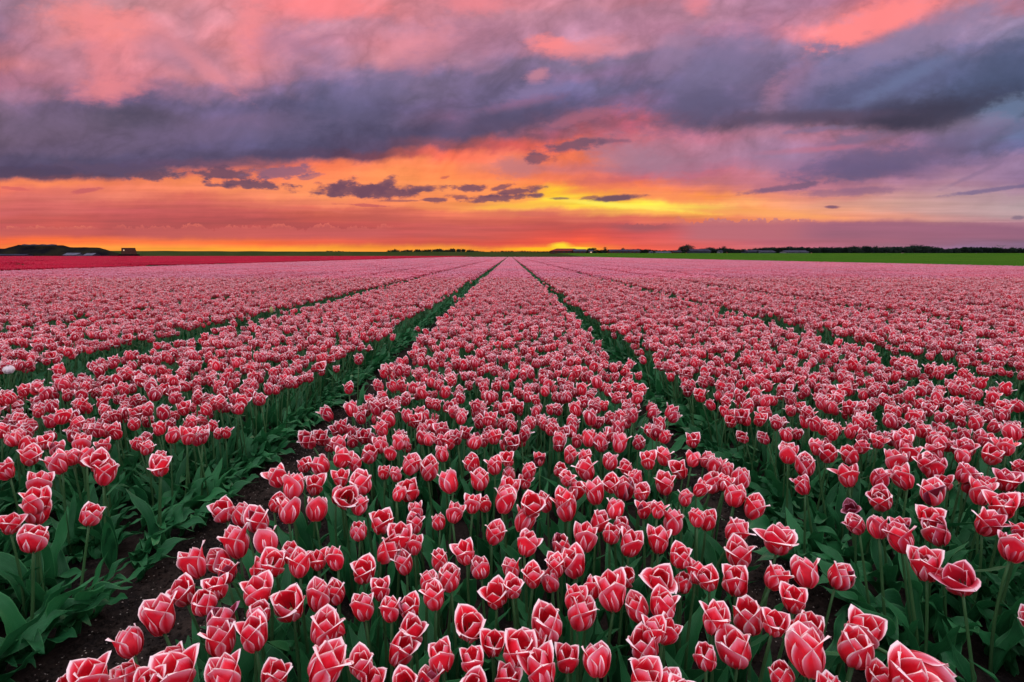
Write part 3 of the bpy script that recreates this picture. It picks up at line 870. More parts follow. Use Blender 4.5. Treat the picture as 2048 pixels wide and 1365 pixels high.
def edge_dir(x):
    """+1/-1 when the plant stands at a bed edge and leans over a path, else 0"""
    for a, b in GAPS:
        if -0.14 < x - b < 0.14:
            return -1
        if -0.14 < a - x < 0.14:
            return 1
    return 0


def add_hero(px, py, w):
    sc = rh.uniform(0.93, 1.07)
    hbz = 0.335 * sc
    p = on_plane(px, py, hbz)
    zc = project(p)[2]
    wreal = w * zc / 1024.0
    s = max(0.64, min(0.98, wreal / 0.069))
    HEROES.append([p.x, p.y, sc, s, px, py])
    taken.append((p.x, p.y))


for t in TR:
    add_hero(*t)


# ---- the rest of the field as jittered points
def scatter(x0, x1, y0, y1, sp, rnd):
    pts = []
    y = y0
    row = 0
    while y < y1:
        x = x0 + (0.5 * sp if row % 2 else 0)
        while x < x1:
            px, py = x + rnd.uniform(-0.42, 0.42) * sp, y + rnd.uniform(-0.42, 0.42) * sp
            pts.append((px, py))
            x += sp
        y += sp * 0.86
        row += 1
    return pts


rs = random.Random(21)
NEAR_Y = 15.0
SP = 0.082
near = []
for x, y in scatter(-18, 18, -0.9, NEAR_Y, SP, rs):
    e = 0.035 * noise.noise(Vector((x * 0.4, y * 1.7, 4)))
    if in_gap(x + e, 0.025) and rs.random() > 0.02:
        continue
    if math.hypot(x, y) < 0.30:
        continue
    if abs(x) > 1.15 * y + 1.5:
        continue
    sc = rs.uniform(0.85, 1.06)
    pr = project((x, y, 0.335 * sc))
    if pr and pr[1] > 892 and -45 < pr[0] < 2093 and pr[1] < 1440:
        if pr[1] < 1370 or min((x - a) ** 2 + (y - b) ** 2 for a, b in taken) < 0.075 ** 2:
            continue
    near.append([x, y, sc, pr])
# nearest visible ones become individuals until 300 are reached
vis = [n for n in near if n[3] and 0 < n[3][0] < 2048 and 0 < n[3][1] < 1365]
vis.sort(key=lambda n: n[3][2])
NIND = 296
for n in vis[:max(0, NIND - len(HEROES))]:
    HEROES.append([n[0], n[1], n[2], rs.uniform(0.74, 0.95), n[3][0], n[3][1]])
    n.append(True)
near = [n for n in near if len(n) == 4]

used_labels = set()
GROUP = 'red tulips with white edges in the flower beds'


ONES = 'zero one two three four five six seven eight nine ten eleven twelve thirteen fourteen fifteen sixteen seventeen eighteen nineteen'.split()
TENS = '- - twenty thirty forty fifty sixty seventy eighty ninety'.split()


def spell(n):
    if n < 20:
        return ONES[n]
    if n >= 100:
        return 'hundred'
    return TENS[n // 10] + ('-' + ONES[n % 10] if n % 10 else '')


def make_tulip(x, y, sc, s, px, py):
    """one tulip: Empty at the ground > stem, leaf (two or three), flower > petals"""
    ed = edge_dir(x)
    special = None
    for (a, b), v in SPECIAL.items():
        if abs(a - px) < 1.5 and abs(b - py) < 1.5:
            special = v
    right = x > 0.85
    # choose a form
    if special and special[0] in ('withered', 'ragged', 'broad'):
        fi, var = 5, rh.choice([0, 1])
    elif special and special[0] == 'round':
        fi, var = 3, 3
    elif special and special[0] in ('tall', 'lone'):
        fi, var = 1, rh.randrange(3)
    elif right:
        fi, var = rh.choice([1, 2, 3, 4, 4, 5]), rh.choice([0, 1, 2, 3])
    else:
        fi, var = rh.choice([0, 0, 1, 1, 2, 2, 2, 3, 3, 3, 4, 4]), rh.choice([0, 1, 2, 2, 0, 1])
    if ed:
        li = rh.choice([3, 4, 5, 6, 10, 11, 12])
        rot = (PI if ed < 0 else 0) + rh.uniform(-0.9, 0.9)
    else:
        li = rh.choice([0, 1, 2, 3, 7, 8, 9])
        rot = rh.uniform(0, 2 * PI)
    me, at, tg, lean = STEMS[li]
    M = Matrix.Rotation(rot, 4, 'Z')
    off = (M @ at) * sc
    root = bpy.data.objects.new('tulip', None)
    root.empty_display_size = 0.02
    COL.objects.link(root)
    root.location = (x - off.x, y - off.y, ground_z(x - off.x, y - off.y))
    root.rotation_euler = (0, 0, rot)
    root.scale = (sc, sc, sc)
    obj('stem', me, root)
    fm, petals = HERO_FLOWERS[fi * 4 + var]
    fl = obj('flower', ME_HEART, root)
    fl.location = at
    q = tg.to_track_quat('Z', 'X').to_euler()
    tilt = Euler((rh.gauss(0, 0.2), rh.gauss(0, 0.2), 0)).to_matrix() @ q.to_matrix() @ Matrix.Rotation(rh.uniform(0, 2 * PI), 3, 'Z')
    fl.rotation_euler = tilt.to_euler()
    f = s / sc
    hh = f * rh.uniform(0.80, 0.96)
    fl.scale = (f, f, hh)
    if special and special[0] == 'broad':
        fl.scale = (f * 1.25, f * 1.1, hh)
    for pm, rz in petals:
        po = obj('petal', pm, fl)
        po.rotation_euler = (rh.uniform(-0.04, 0.04), rh.uniform(-0.05, 0.07), rz)
        if special and special[0] in ('withered', 'ragged'):
            po.material_slots[0].link = 'OBJECT'
            po.material_slots[0].material = M_PETAL_DARK if special[0] == 'withered' else M_PETAL_DEEP
        elif rh.random() < 0.012:
            po.material_slots[0].link = 'OBJECT'
            po.material_slots[0].material = M_PETAL_DARK
        elif right and rh.random() < 0.35:
            po.material_slots[0].link = 'OBJECT'
            po.material_slots[0].material = M_PETAL_DEEP
    if special and special[0] == 'withered':
        fl.scale = (f * 0.8, f * 0.8, f * 0.6)
    bare = ed and -0.80 < x < 0.78
    nl = 2 if bare else 4 if ed else 2
    for i in range(nl):
        if ed and i < 3 and not bare:
            lm = rh.choice(LEAVES_OUT)
            a = (PI if ed < 0 else 0) - rot + rh.uniform(-1.1, 1.1)
        else:
            lm = rh.choice(LEAVES_IN)
            a = rh.uniform(0, 2 * PI)
        lo = obj('leaf', lm, root)
        lo.rotation_euler = (0, 0, a)
        k2 = rh.uniform(0.85, 1.15)
        lo.scale = (k2, k2, k2)
    word = 'double' if var == 3 else FORMS[fi][0]
    xp, yp = round(100 * px / 2048), round(100 * (1365 - py) / 1365)
    if special:
        lab = special[1]
    else:
        lab = f'{word} pale-rimmed tulip in the {bed_name(x)}, {spell(xp)} percent across, {spell(yp)} percent up the photo'
        k3 = 0
        while lab in used_labels:
            k3 += 1
            lab = f'{("tilted", "dense", "slender", "short", "round")[k3 - 1]} {word} tulip in the {bed_name(x)}, {spell(xp)} percent across, {spell(yp)} percent up the photo'
    used_labels.add(lab)
    tag(root, lab, 'tulip', GROUP)


M_PETAL_DEEP = petal_material('deep_red_petal', (0.60, 0.014, 0.036, 1), (0.46, 0.010, 0.028, 1), (0.88, 0.60, 0.64, 1), 0.75, (0.60, 0.16, 0.26, 1))
for h in HEROES:
    make_tulip(*h)


# ------------------------------------------------------------------ geometry-node scatter used for what nobody could count
def lib(objs, name):
    c = bpy.data.collections.new(name)
    for i, me in enumerate(objs):
        o = bpy.data.objects.new(f'{name}_{i:03d}', me)
        c.objects.link(o)
    return c


def scatter_object(name, pts, coll):
    """pts: list of (x,y,z, rx,ry,rz, scale, index)"""
    a = np.array(pts, dtype=np.float64)
    me = bpy.data.meshes.new(name)
    me.vertices.add(len(a))
    me.vertices.foreach_set('co', a[:, :3].astype(np.float32).ravel())
    at = me.attributes.new('turn', 'FLOAT_VECTOR', 'POINT')
    at.data.foreach_set('vector', a[:, 3:6].astype(np.float32).ravel())
    at = me.attributes.new('size', 'FLOAT', 'POINT')
    at.data.foreach_set('value', a[:, 6].astype(np.float32))
    at = me.attributes.new('pick', 'INT', 'POINT')
    at.data.foreach_set('value', a[:, 7].astype(np.int32))
    o = obj(name, me)
    ng = bpy.data.node_groups.new(name, 'GeometryNodeTree')
    ng.interface.new_socket('Geometry', in_out='INPUT', socket_type='NodeSocketGeometry')
    ng.interface.new_socket('Geometry', in_out='OUTPUT', socket_type='NodeSocketGeometry')
    n = ng.nodes
    gi, go = n.new('NodeGroupInput'), n.new('NodeGroupOutput')
    ci = n.new('GeometryNodeCollectionInfo')
    ci.inputs[0].default_value = coll
    ci.inputs[1].default_value = True
    ci.inputs[2].default_value = True
    ip = n.new('GeometryNodeInstanceOnPoints')
    ip.inputs['Pick Instance'].default_value = True

    def named(nm, t):
        q = n.new('GeometryNodeInputNamedAttribute')
        q.data_type = t
        q.inputs[0].default_value = nm
        return q.outputs[0]
    L = ng.links.new
    L(gi.outputs[0], ip.inputs['Points'])
    L(ci.outputs[0], ip.inputs['Instance'])
    L(named('pick', 'INT'), ip.inputs['Instance Index'])
    e2r = n.new('FunctionNodeEulerToRotation')
    L(named('turn', 'FLOAT_VECTOR'), e2r.inputs[0])
    L(e2r.outputs[0], ip.inputs['Rotation'])
    L(named('size', 'FLOAT'), ip.inputs['Scale'])
    L(ip.outputs[0], go.inputs[0])
    md = o.modifiers.new('scatter', 'NODES')
    md.node_group = ng
    tag(o, kind='stuff')
    return o


# whole-tulip meshes of medium detail
def mid_tulip(seed, nu=4, nv=5, leaves=2, out=False, mats=None, flower=True, lnu=2, lnv=6, stem_k=4):
    rnd = random.Random(seed)
    b = MB()
    lean = rnd.uniform(0.03, 0.08) if out else rnd.uniform(0, 0.03)
    pts = [(lean * (t / 3) ** 1.6, 0, -0.01 + 0.31 * t / 3) for t in range(4)]
    tg = (Vector(pts[-1]) - Vector(pts[-2])).normalized()
    if flower:
        v, f, uv = tube_geo(pts, 0.0040, 0.0030, stem_k)
        b.add(v, f, uv, 2)
        Mx = Matrix.Translation(pts[-1]) @ (Euler((rnd.gauss(0, 0.2), rnd.gauss(0, 0.2), 0)).to_matrix() @ tg.to_track_quat('Z', 'X').to_matrix()).to_4x4()
        fi = rnd.choice([1, 2, 2, 3, 3, 4, 4, 4, 5]) if nu > 3 else rnd.choice([2, 3, 4, 4, 5])
        fs_, fz_ = rnd.uniform(0.74, 0.98), rnd.uniform(0.80, 0.96)
        for g, rz in form_petals(fi, seed * 7 + 1, nu, nv):
            b.add(g[0], g[1], g[2], 0, Mx @ Matrix.Rotation(rz, 4, 'Z') @ Matrix.Diagonal((fs_, fs_, fs_ * fz_, 1)))
    for i in range(leaves):
        if out:
            g = leaf_geo(rnd.uniform(0.18, 0.28), rnd.uniform(0.020, 0.032), rnd.uniform(64, 84), rnd.uniform(-50, 45), lnu, lnv + 2, rnd.random(), 2.2, rnd.uniform(-0.4, 0.4))
            a = rnd.uniform(-1.2, 1.2)
        else:
            g = leaf_geo(rnd.uniform(0.19, 0.27), rnd.uniform(0.015, 0.025), rnd.uniform(74, 86), rnd.uniform(25, 70), lnu, lnv, rnd.random())
            a = rnd.uniform(0, 2 * PI)
        b.add(g[0], g[1], g[2], 1, Matrix.Rotation(a, 4, 'Z'))
    return b


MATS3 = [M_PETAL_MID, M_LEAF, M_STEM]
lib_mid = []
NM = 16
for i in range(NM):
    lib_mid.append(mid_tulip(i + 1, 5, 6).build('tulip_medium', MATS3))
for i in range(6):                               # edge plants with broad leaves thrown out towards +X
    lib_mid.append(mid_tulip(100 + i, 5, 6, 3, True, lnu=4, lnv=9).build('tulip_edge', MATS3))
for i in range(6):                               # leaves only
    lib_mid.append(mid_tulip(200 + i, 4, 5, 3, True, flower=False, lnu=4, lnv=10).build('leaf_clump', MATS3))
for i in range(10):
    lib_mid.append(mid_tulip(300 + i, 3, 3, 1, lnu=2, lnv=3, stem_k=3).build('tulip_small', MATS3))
c_mid = lib(lib_mid, 'medium_tulips')

pts = []
for x, y, sc, pr in near:
    ed = edge_dir(x)
    if ed and rs.random() < 0.7:
        pts.append((x - ed * 0.04, y, 0, rs.gauss(0, 0.04), rs.gauss(0, 0.04), (PI if ed < 0 else 0) + rs.uniform(-0.9, 0.9), sc * rs.uniform(0.96, 1.06), NM + rs.randrange(6)))
    else:
        pts.append((x, y, 0, rs.gauss(0, 0.05), rs.gauss(0, 0.05), rs.uniform(0, 2 * PI), sc * rs.uniform(0.90, 1.08), rs.randrange(NM) if y < 5.5 else NM + 12 + rs.randrange(10)))
# low leaves along the bed edges
for (a, b), wide in zip(GAPS[:14], (1, 1, 1, 1, 1, 1, 1, 1)):
    for side, xe in ((1, a), (-1, b)):
        y = 0.2
        while y < NEAR_Y:
            y += rs.uniform(0.035, 0.075) * (1 if y < 6 else 1.8)
            if abs(xe) > 1.2 * y + 1.5:
                continue
            if xe in (-0.74, 0.70) and y < 4.0 and rs.random() < 0.93 - 0.1 * y:
                continue
            pts.append((xe - side * rs.uniform(0.02, 0.13), y, -0.005, 0, 0, (0 if side > 0 else PI) + rs.uniform(-0.7, 0.7), rs.uniform(0.6, 0.95), NM + 6 + rs.randrange(6)))
for i in range(620):                              # lush leaves under the sparse near corners of the outer beds
    side = rs.random() < 0.5
    x, y = (rs.uniform(-2.2, -1.32), rs.uniform(0.35, 2.6)) if side else (rs.uniform(1.20, 2.1), rs.uniform(0.35, 2.2))
    pts.append((x, y, -0.005, 0, 0, rs.uniform(0, 6.28), rs.uniform(0.6, 0.95), NM + 6 + rs.randrange(6)))
o = scatter_object('tulip_field', pts, c_mid)
o['label'] = 'red and white tulips filling the beds beyond the nearest plants'


# ---- patches for the middle and far distance
def quick_tulip(b, x, y, s, rnd, lod, mats_off=0):
    """cheap flower: six pointed petals bent from a cup, seen from metres away"""
    h = 0.30 * rnd.uniform(0.80, 1.08)
    a0 = rnd.uniform(0, PI)
    op = rnd.uniform(0.55, 1.25)
    tx, ty = rnd.gauss(0, 0.1), rnd.gauss(0, 0.1)
    for k_ in range(6 if lod == 0 else 5):
        n_ = 6 if lod == 0 else 5
        a = a0 + k_ * 2 * PI / n_
        inner = k_ % 2
        ca, sa = math.cos(a), math.sin(a)
        rb, zb = 0.030 * s * (0.85 if inner else 1), 0.028 * s
        rt, zt = 0.034 * s * op * (0.45 if inner else 1), (0.072 + rnd.uniform(-0.006, 0.008)) * s
        w = 0.027 * s
        P0 = (0, 0, 0)

        def pt(r, t, z):
            X, Y = r * ca - t * sa, r * sa + t * ca
            return (x + X + z * tx, y + Y + z * ty, h + z)
        rm, zm = (rb + rt) / 2 * 1.05, zb + (zt - zb) * 0.5
        vs = [pt(0.003, 0, 0), pt(rb * 0.8, -w, zb), pt(rb, 0, zb * 0.85), pt(rb * 0.8, w, zb),
              pt(rm * 0.85, -w * 0.8, zm), pt(rm, 0, zm), pt(rm * 0.85, w * 0.8, zm), pt(rt, 0, zt)]
        uv = [(0.5, 0), (0, 0.4), (0.5, 0.4), (1, 0.4), (0.0, 0.7), (0.5, 0.7), (1.0, 0.7), (0.5, 1.0)]
        b.add(vs, [(0, 2, 1), (0, 3, 2), (1, 2, 5, 4), (2, 3, 6, 5), (4, 5, 7), (5, 6, 7)], uv, 0)


def quick_leaf(b, x, y, a, L, w, rise, rnd):
    ca, sa = math.cos(a), math.sin(a)
    pr = [(0.0, 0.0, 0.6), (0.35 * L * 0.5, 0.5 * L * rise, 1.0), (0.5 * L * (1.6 - rise), 0.85 * L * rise, 0.8), (0.8 * L * (1.5 - rise), L * rise * 0.9, 0.05)]
    vs, uv = [], []
    for i, (r, z, ww) in enumerate(pr):
        for sgn in (-1, 1):
            vs.append((x + r * ca - sgn * w * ww * sa, y + r * sa + sgn * w * ww * ca, z))
            uv.append(((sgn + 1) / 2, i / 3))
    b.add(vs, [(0, 1, 3, 2), (2, 3, 5, 4), (4, 5, 7, 6)], uv, 1)


def patch(w, length, sp, seed, lod, petal, edge=True, fsize=1.0):
    """a piece of bed, w wide in x and `length` long in y"""
    rnd = random.Random(seed)
    b = MB()
    for x, y in scatter(-w / 2, w / 2, 0, length, sp, rnd):
        if abs(x) > w / 2 + 0.02:
            continue
        if rnd.random() < 0.14:
            continue
        quick_tulip(b, x, y, rnd.uniform(0.74, 0.96) * fsize, rnd, lod)
        if lod == 0 or rnd.random() < 0.5:
            quick_leaf(b, x, y, rnd.uniform(0, 2 * PI), 0.26, 0.018 * fsize, rnd.uniform(0.7, 0.95), rnd)
    if edge:
        for sgn in (-1, 1):
            y = 0
            while y < length:
                y += rnd.uniform(0.02, 0.05) * (1 if lod == 0 else 2)
                quick_leaf(b, sgn * (w / 2 - 0.02 + rnd.uniform(-0.04, 0.03)), y, (0 if sgn > 0 else PI) + rnd.uniform(-0.8, 0.8), rnd.uniform(0.2, 0.3), 0.024, rnd.uniform(0.35, 0.9), rnd)
    return b.build('bed_patch', [petal, M_LEAF, M_STEM], smooth=(lod == 0))


BW = PITCH_X - 0.33
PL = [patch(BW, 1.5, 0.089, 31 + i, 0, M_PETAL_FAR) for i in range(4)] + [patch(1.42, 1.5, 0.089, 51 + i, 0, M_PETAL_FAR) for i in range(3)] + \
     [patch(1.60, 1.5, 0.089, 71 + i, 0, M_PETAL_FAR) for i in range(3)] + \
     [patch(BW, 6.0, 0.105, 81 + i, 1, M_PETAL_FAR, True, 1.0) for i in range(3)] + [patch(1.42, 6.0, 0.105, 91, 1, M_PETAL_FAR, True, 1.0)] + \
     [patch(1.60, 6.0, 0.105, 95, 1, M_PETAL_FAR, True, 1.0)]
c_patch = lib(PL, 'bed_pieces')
BEDS = sorted(GAPS)
beds = []
for (a0, a1), (b0, b1) in zip(BEDS[:-1], BEDS[1:]):
    beds.append((a1, b0))
beds = [(a, b) for a, b in beds if a > FIELD_X0 - 0.3 and b < FIELD_X1 + 0.6]
pts = []
for a, b in beds:
    m, w = (a + b) / 2, b - a
    if w < 1.47:
        ks, kl = (4, 3), (13, 1)
        bw = 1.42
    elif w < 1.70:
        ks, kl = (7, 3), (14, 1)
        bw = 1.60
    else:
        ks, kl = (0, 4), (10, 3)
        bw = BW
    y = NEAR_Y if abs(m) < 17 else -1.5
    while y < FIELD_Y1:
        if abs(m) > 1.3 * y + 8:
            y += 1.5
            continue
        L, kk = (1.5, ks) if y < 45 else (6.0, kl)
        flip = random.random() < 0.5
        pts.append((m, y + (L if flip else 0), 0, 0, 0, PI if flip else 0, 1.0, kk[0] + random.randrange(kk[1])))
        y += L
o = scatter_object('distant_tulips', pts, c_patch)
o['label'] = 'pink and white haze of tulips running to the horizon'

# crimson field to the left
RL = [patch(4.0, 4.0, 0.125, 131 + i, 1, M_PETAL_RED, False, 1.35) for i in range(4)]
c_red = lib(RL, 'crimson_pieces')
pts = []
y = 6.0
while y < 430:
    x = FIELD_X0 - 3.2
    while x > -(1.12 * y + 14):
        k_ = 1.0
        pts.append((x, y, 0, 0, 0, random.choice([0, PI]), 1.0, random.randrange(4)))
        x -= 4.0
    y += 4.0 if y < 120 else 6.0
o = scatter_object('crimson_tulip_field', pts, c_red)
o['label'] = 'solid crimson tulip field beyond the striped beds'


# green crop on the right
def crop_patch(seed):
    rnd = random.Random(seed)
    b = MB()
    for i in range(900):
        x, y = rnd.uniform(-2, 2), rnd.uniform(-2, 2)
        h = rnd.uniform(0.05, 0.16)
        a = rnd.uniform(0, PI)
        w = 0.03
        dx, dy = math.cos(a) * w, math.sin(a) * w
        b.add([(x - dx, y - dy, 0), (x + dx, y + dy, 0), (x + rnd.uniform(-0.04, 0.04), y + rnd.uniform(-0.04, 0.04), h)], [(0, 1, 2)])
    return b.build('crop_patch', [M_BLADE], False)


c_crop = lib([crop_patch(i) for i in range(3)], 'crop_pieces')
pts = []
y = 10.0
while y < 330:
    x = 34.0
    while x < 1.1 * y + 14:
        pts.append((x, y, ground_z(x, y) + 0.10, 0, 0, random.uniform(0, 6.28), 1.0 if y < 120 else 1.3, random.randrange(3)))
        x += 3.8 if y < 120 else 5.2
    y += 3.8 if y < 120 else 5.5
o = scatter_object('green_crop', pts, c_crop)
o['label'] = 'low green crop covering the field on the far side'


# grit, shell fragments and clods in the soil paths
def lump(seed, mt, flat=0.6):
    rnd = random.Random(seed)
    vs = []
    for i in range(3):
        for j in range(6):
            a = j * PI / 3 + i * 0.4
            r = (0.7, 1.0, 0.6)[i] * rnd.uniform(0.75, 1.2)
            vs.append((r * math.cos(a), r * math.sin(a), (i - 0.6) * flat * rnd.uniform(0.8, 1.2)))
    vs.append((0, 0, -0.9 * flat))
    vs.append((0, 0, 1.8 * flat))
    fs = []
    for i in range(2):
        for j in range(6):
            fs.append((i * 6 + j, i * 6 + (j + 1) % 6, (i + 1) * 6 + (j + 1) % 6, (i + 1) * 6 + j))
    for j in range(6):
        fs.append((18, (j + 1) % 6, j))
        fs.append((19, 12 + j, 12 + (j + 1) % 6))
    return mesh('lump', vs, fs, mt, None, False)


def straw(seed):
    rnd = random.Random(seed)
    b = MB()
    b.bar((-0.5, 0, 0), (0.02, rnd.uniform(-0.08, 0.08), 0.03), 0.035)
    b.bar((0.0, rnd.uniform(-0.02, 0.02), 0.03), (0.5, rnd.uniform(-0.12, 0.12), 0.0), 0.028)
    return b.build('straw', [M_STRAW], False)


c_grit = lib([lump(1, M_STONE, 0.3), lump(2, M_STONE, 0.5), lump(3, M_CLOD, 0.6), lump(4, M_CLOD, 0.7), lump(5, M_CLOD, 0.5), straw(1), straw(2)], 'grit_shapes')
pts = []
rg = random.Random(77)
for i in range(26000):
    y = 0.3 + 4.2 * rg.random() ** 1.4
    g0 = rg.choice([(-1.15, -0.55), (-1.15, -0.55), (0.52, 0.98)])
    x = rg.uniform(*g0)
    stone = rg.random() < 0.22
    s = (rg.uniform(0.0009, 0.0026) if stone else rg.uniform(0.002, 0.009) * rg.random() ** 0.7)
    pts.append((x, y, ground_z(x, y) + s * 0.2, rg.uniform(-0.4, 0.4), rg.uniform(-0.4, 0.4), rg.uniform(0, 6.3), s, rg.randrange(2) if stone else 2 + rg.randrange(3)))
for i in range(220):
    y = 0.3 + 4.0 * rg.random() ** 1.4
    x = rg.uniform(*rg.choice([(-1.2, -0.6), (-1.2, -0.6), (0.55, 1.0)]))
    pts.append((x, y, ground_z(x, y) + 0.002, rg.uniform(-0.15, 0.15), rg.uniform(-0.15, 0.15), rg.uniform(0, 6.3), rg.uniform(0.005, 0.018), 5 + rg.randrange(2)))
o = scatter_object('soil_grit', pts, c_grit)
o['label'] = 'clods and pale shell grit lying in the soil paths'

# ------------------------------------------------------------------ one-off flowers
# bent tulip lying out over the right path
root = bpy.data.objects.new('tulip', None)
COL.objects.link(root)
hd = on_plane(1400 + 1180 / 2.935, 900 + 1225 / 2.935, 0.25)
bs = on_plane(1400 + 800 / 2.935, 900 + 1320 / 2.935, 0.0)
root.location = (bs.x - 0.02, bs.y - 0.02, ground_z(bs.x, bs.y))
rel = hd - root.location
p0, p3 = Vector((0, 0, -0.01)), rel
p1 = Vector((rel.x * 0.25, rel.y * 0.2, rel.z * 0.95))
p2 = p3 + Vector((-0.09, 0.0, 0.025))
pp = []
for i in range(11):
    t = i / 10
    pp.append(p0 * (1 - t) ** 3 + p1 * 3 * t * (1 - t) ** 2 + p2 * 3 * t * t * (1 - t) + p3 * t ** 3)
g = tube_geo(pp, 0.0048, 0.0038, 7)
obj('stem', mesh('bent_stem', g[0], g[1], [M_STEM], None, True, g[2]), root)
fl = obj('flower', ME_HEART, root)
fl.location = p3
dirv = Vector((1.0, -0.25, -0.33)).normalized()
fl.rotation_euler = dirv.to_track_quat('Z', 'Y').to_euler()
fl.scale = (0.95, 0.95, 1.15)
for pm, rz in HERO_FLOWERS[1][1]:
    po = obj('petal', pm, fl)
    po.rotation_euler = (0, 0, rz)
for a in (0.5, 2.6):
    lo = obj('leaf', LEAVES_OUT[3], root)
    lo.rotation_euler = (0, 0, a)
tag(root, 'closed tulip with a bent stem, lying on its side over the right soil path', 'tulip', GROUP)

# pale double tulip at the left edge
root = bpy.data.objects.new('white_tulip', None)
COL.objects.link(root)
wp = on_plane(14, 728, 0.36)
root.location = (wp.x, wp.y, 0)
obj('stem', STEMS[0][0], root)
fl = obj('flower', ME_HEART, root)
fl.location = STEMS[0][1]
fl.scale = (1.15, 1.15, 0.8)
for i in range(14):
    g = petal_geo(0.075 - 0.002 * i, 0.030, 30 + i * 1.5, 0, 4, 6, 3000 + i, 1.15 - 0.06 * i)
    po = obj('petal', mesh('white_petal', g[0], g[1], [M_PETAL_WHITE], None, True, g[2]), fl)
    po.rotation_euler = (0, 0, i * 2.4)
for a in (0.5, 2.6):
    lo = obj('leaf', LEAVES_IN[3], root)
    lo.rotation_euler = (0, 0, a)
tag(root, 'the only white tulip, round and double, among red ones in the left beds', 'tulip')
# one greenish bud in the second left path
root = bpy.data.objects.new('tulip_bud', None)
COL.objects.link(root)
wp = on_plane(543, 626, 0.30)
root.location = (wp.x, wp.y, 0)
obj('stem', STEMS[7][0], root)
fl = obj('flower', ME_HEART, root)
fl.location = STEMS[7][1]
M_BUD = petal_material('bud_petal', (0.42, 0.42, 0.16, 1), (0.34, 0.38, 0.12, 1), (0.60, 0.55, 0.30, 1), 1.0, (0.5, 0.48, 0.25, 1))
for i in range(6):
    g = petal_geo(0.085, 0.026, 24, 0, 4, 6, 3100 + i, 0.8 - 0.1 * (i % 2))
    po = obj('petal', mesh('bud_petal', g[0], g[1], [M_BUD], None, True, g[2]), fl)
    po.rotation_euler = (0, 0, i * PI / 3)
tag(root, 'single pale yellow-green tulip standing in the second path on the left', 'tulip')


# ------------------------------------------------------------------ horizon: dike, mound, woods, farms
def at(px, dist, z=0.0):
    """world point at depth `dist` (metres along Y) in the column px of the photograph"""
    u = px2u(px, 511)
    return u * dist, dist


def hpx(py, dist):
    """height that shows at row py at that depth"""
    return CAM_Z + (511 - py) / 1024.0 * dist * 1.02


def build_dike():
    D = 470.0
    xs = np.linspace(at(-500, D)[0], at(1185, D)[0], 160)
    prof = [(-16, 0), (-11, 0.55), (-6, 0.95), (-2, 1.0), (2, 1.0), (8, 0.5), (16, 0)]
    vs, fs = [], []
    for x in xs:
        px = 1024 + x / D * 1024
        top = np.interp(px, [0, 230, 700, 1000, 1100, 1185], [hpx(502.3, D), hpx(502.6, D), hpx(504, D), hpx(504.6, D), hpx(505.5, D), hpx(508, D)])
        top += 0.25 * noise.noise(Vector((x * 0.05, 0, 0)))
        for dy, h in prof:
            vs.append((x, D + dy, h * top + 0.05 * noise.noise(Vector((x * 0.3, dy, 1)))))
    n = len(prof)
    for i in range(len(xs) - 1):
        for j in range(n - 1):
            fs.append((i * n + j, (i + 1) * n + j, (i + 1) * n + j + 1, i * n + j + 1))
    o = obj('dike', mesh('dike', vs, fs, M_DIKE))
    tag(o, kind='structure')


build_dike()


def build_mound():
    D = 430.0
    xs = np.linspace(at(-260, D)[0], at(236, D)[0], 150)
    vs, fs = [], []
    nd = 18
    for x in xs:
        px = 1024 + x / D * 1024
        top = np.interp(px, [-260, -100, 0, 30, 45, 60, 130, 146, 200, 212, 228, 236], [497, 497, 496.6, 496, 492, 489.4, 489.4, 493.6, 493.8, 497, 502, 509])
        H = hpx(top, D) - 1.0
        for j in range(nd):
            t = j / (nd - 1)
            h = math.sin(min(1, t * 2.2) * PI / 2) if t < 0.6 else max(0.0, 1 - (t - 0.6) / 0.4)
            z = H * h + (0.9 * noise.noise(Vector((x * 0.12, t * 5, 2))) + 0.5 * noise.noise(Vector((x * 0.5, t * 14, 8)))) * min(1, t * 6) * (1 if t < 0.45 else 0.3)
            vs.append((x, D - 14 + 40 * t, max(-0.1, z)))
    for i in range(len(xs) - 1):
        for j in range(nd - 1):
            fs.append((i * nd + j, (i + 1) * nd + j, (i + 1) * nd + j + 1, i * nd + j + 1))
    o = obj('hill', mesh('hill', vs, fs, M_MOUND))
    tag(o, kind='structure')
    # dark sheeting along the crest
    b = MB()
    x0, x1 = at(62, D)[0], at(130, D)[0]
    n = 14
    vs, fs = [], []
    for i in range(n + 1):
        x = x0 + (x1 - x0) * i / n
        vs += [(x, D - 6 + 0.4 * math.sin(i), hpx(492.6, D)), (x, D - 4.8, hpx(490.6, D) + 0.2 * math.sin(i * 1.7))]
    for i in range(n):
        fs.append((2 * i, 2 * i + 2, 2 * i + 3, 2 * i + 1))
    vs2 = [(p[0], p[1] + 0.3, p[2]) for p in vs]
    m = len(vs)
    fs += [tuple(reversed([q + m for q in f])) for f in fs]
    b.add(vs + vs2, fs)
    o = obj('plastic_sheeting', b.build('plastic_sheeting', [M_TARP]))
    tag(o, 'dark blue-grey sheeting stretched below the flat crest of the mound', 'tarpaulin')


build_mound()


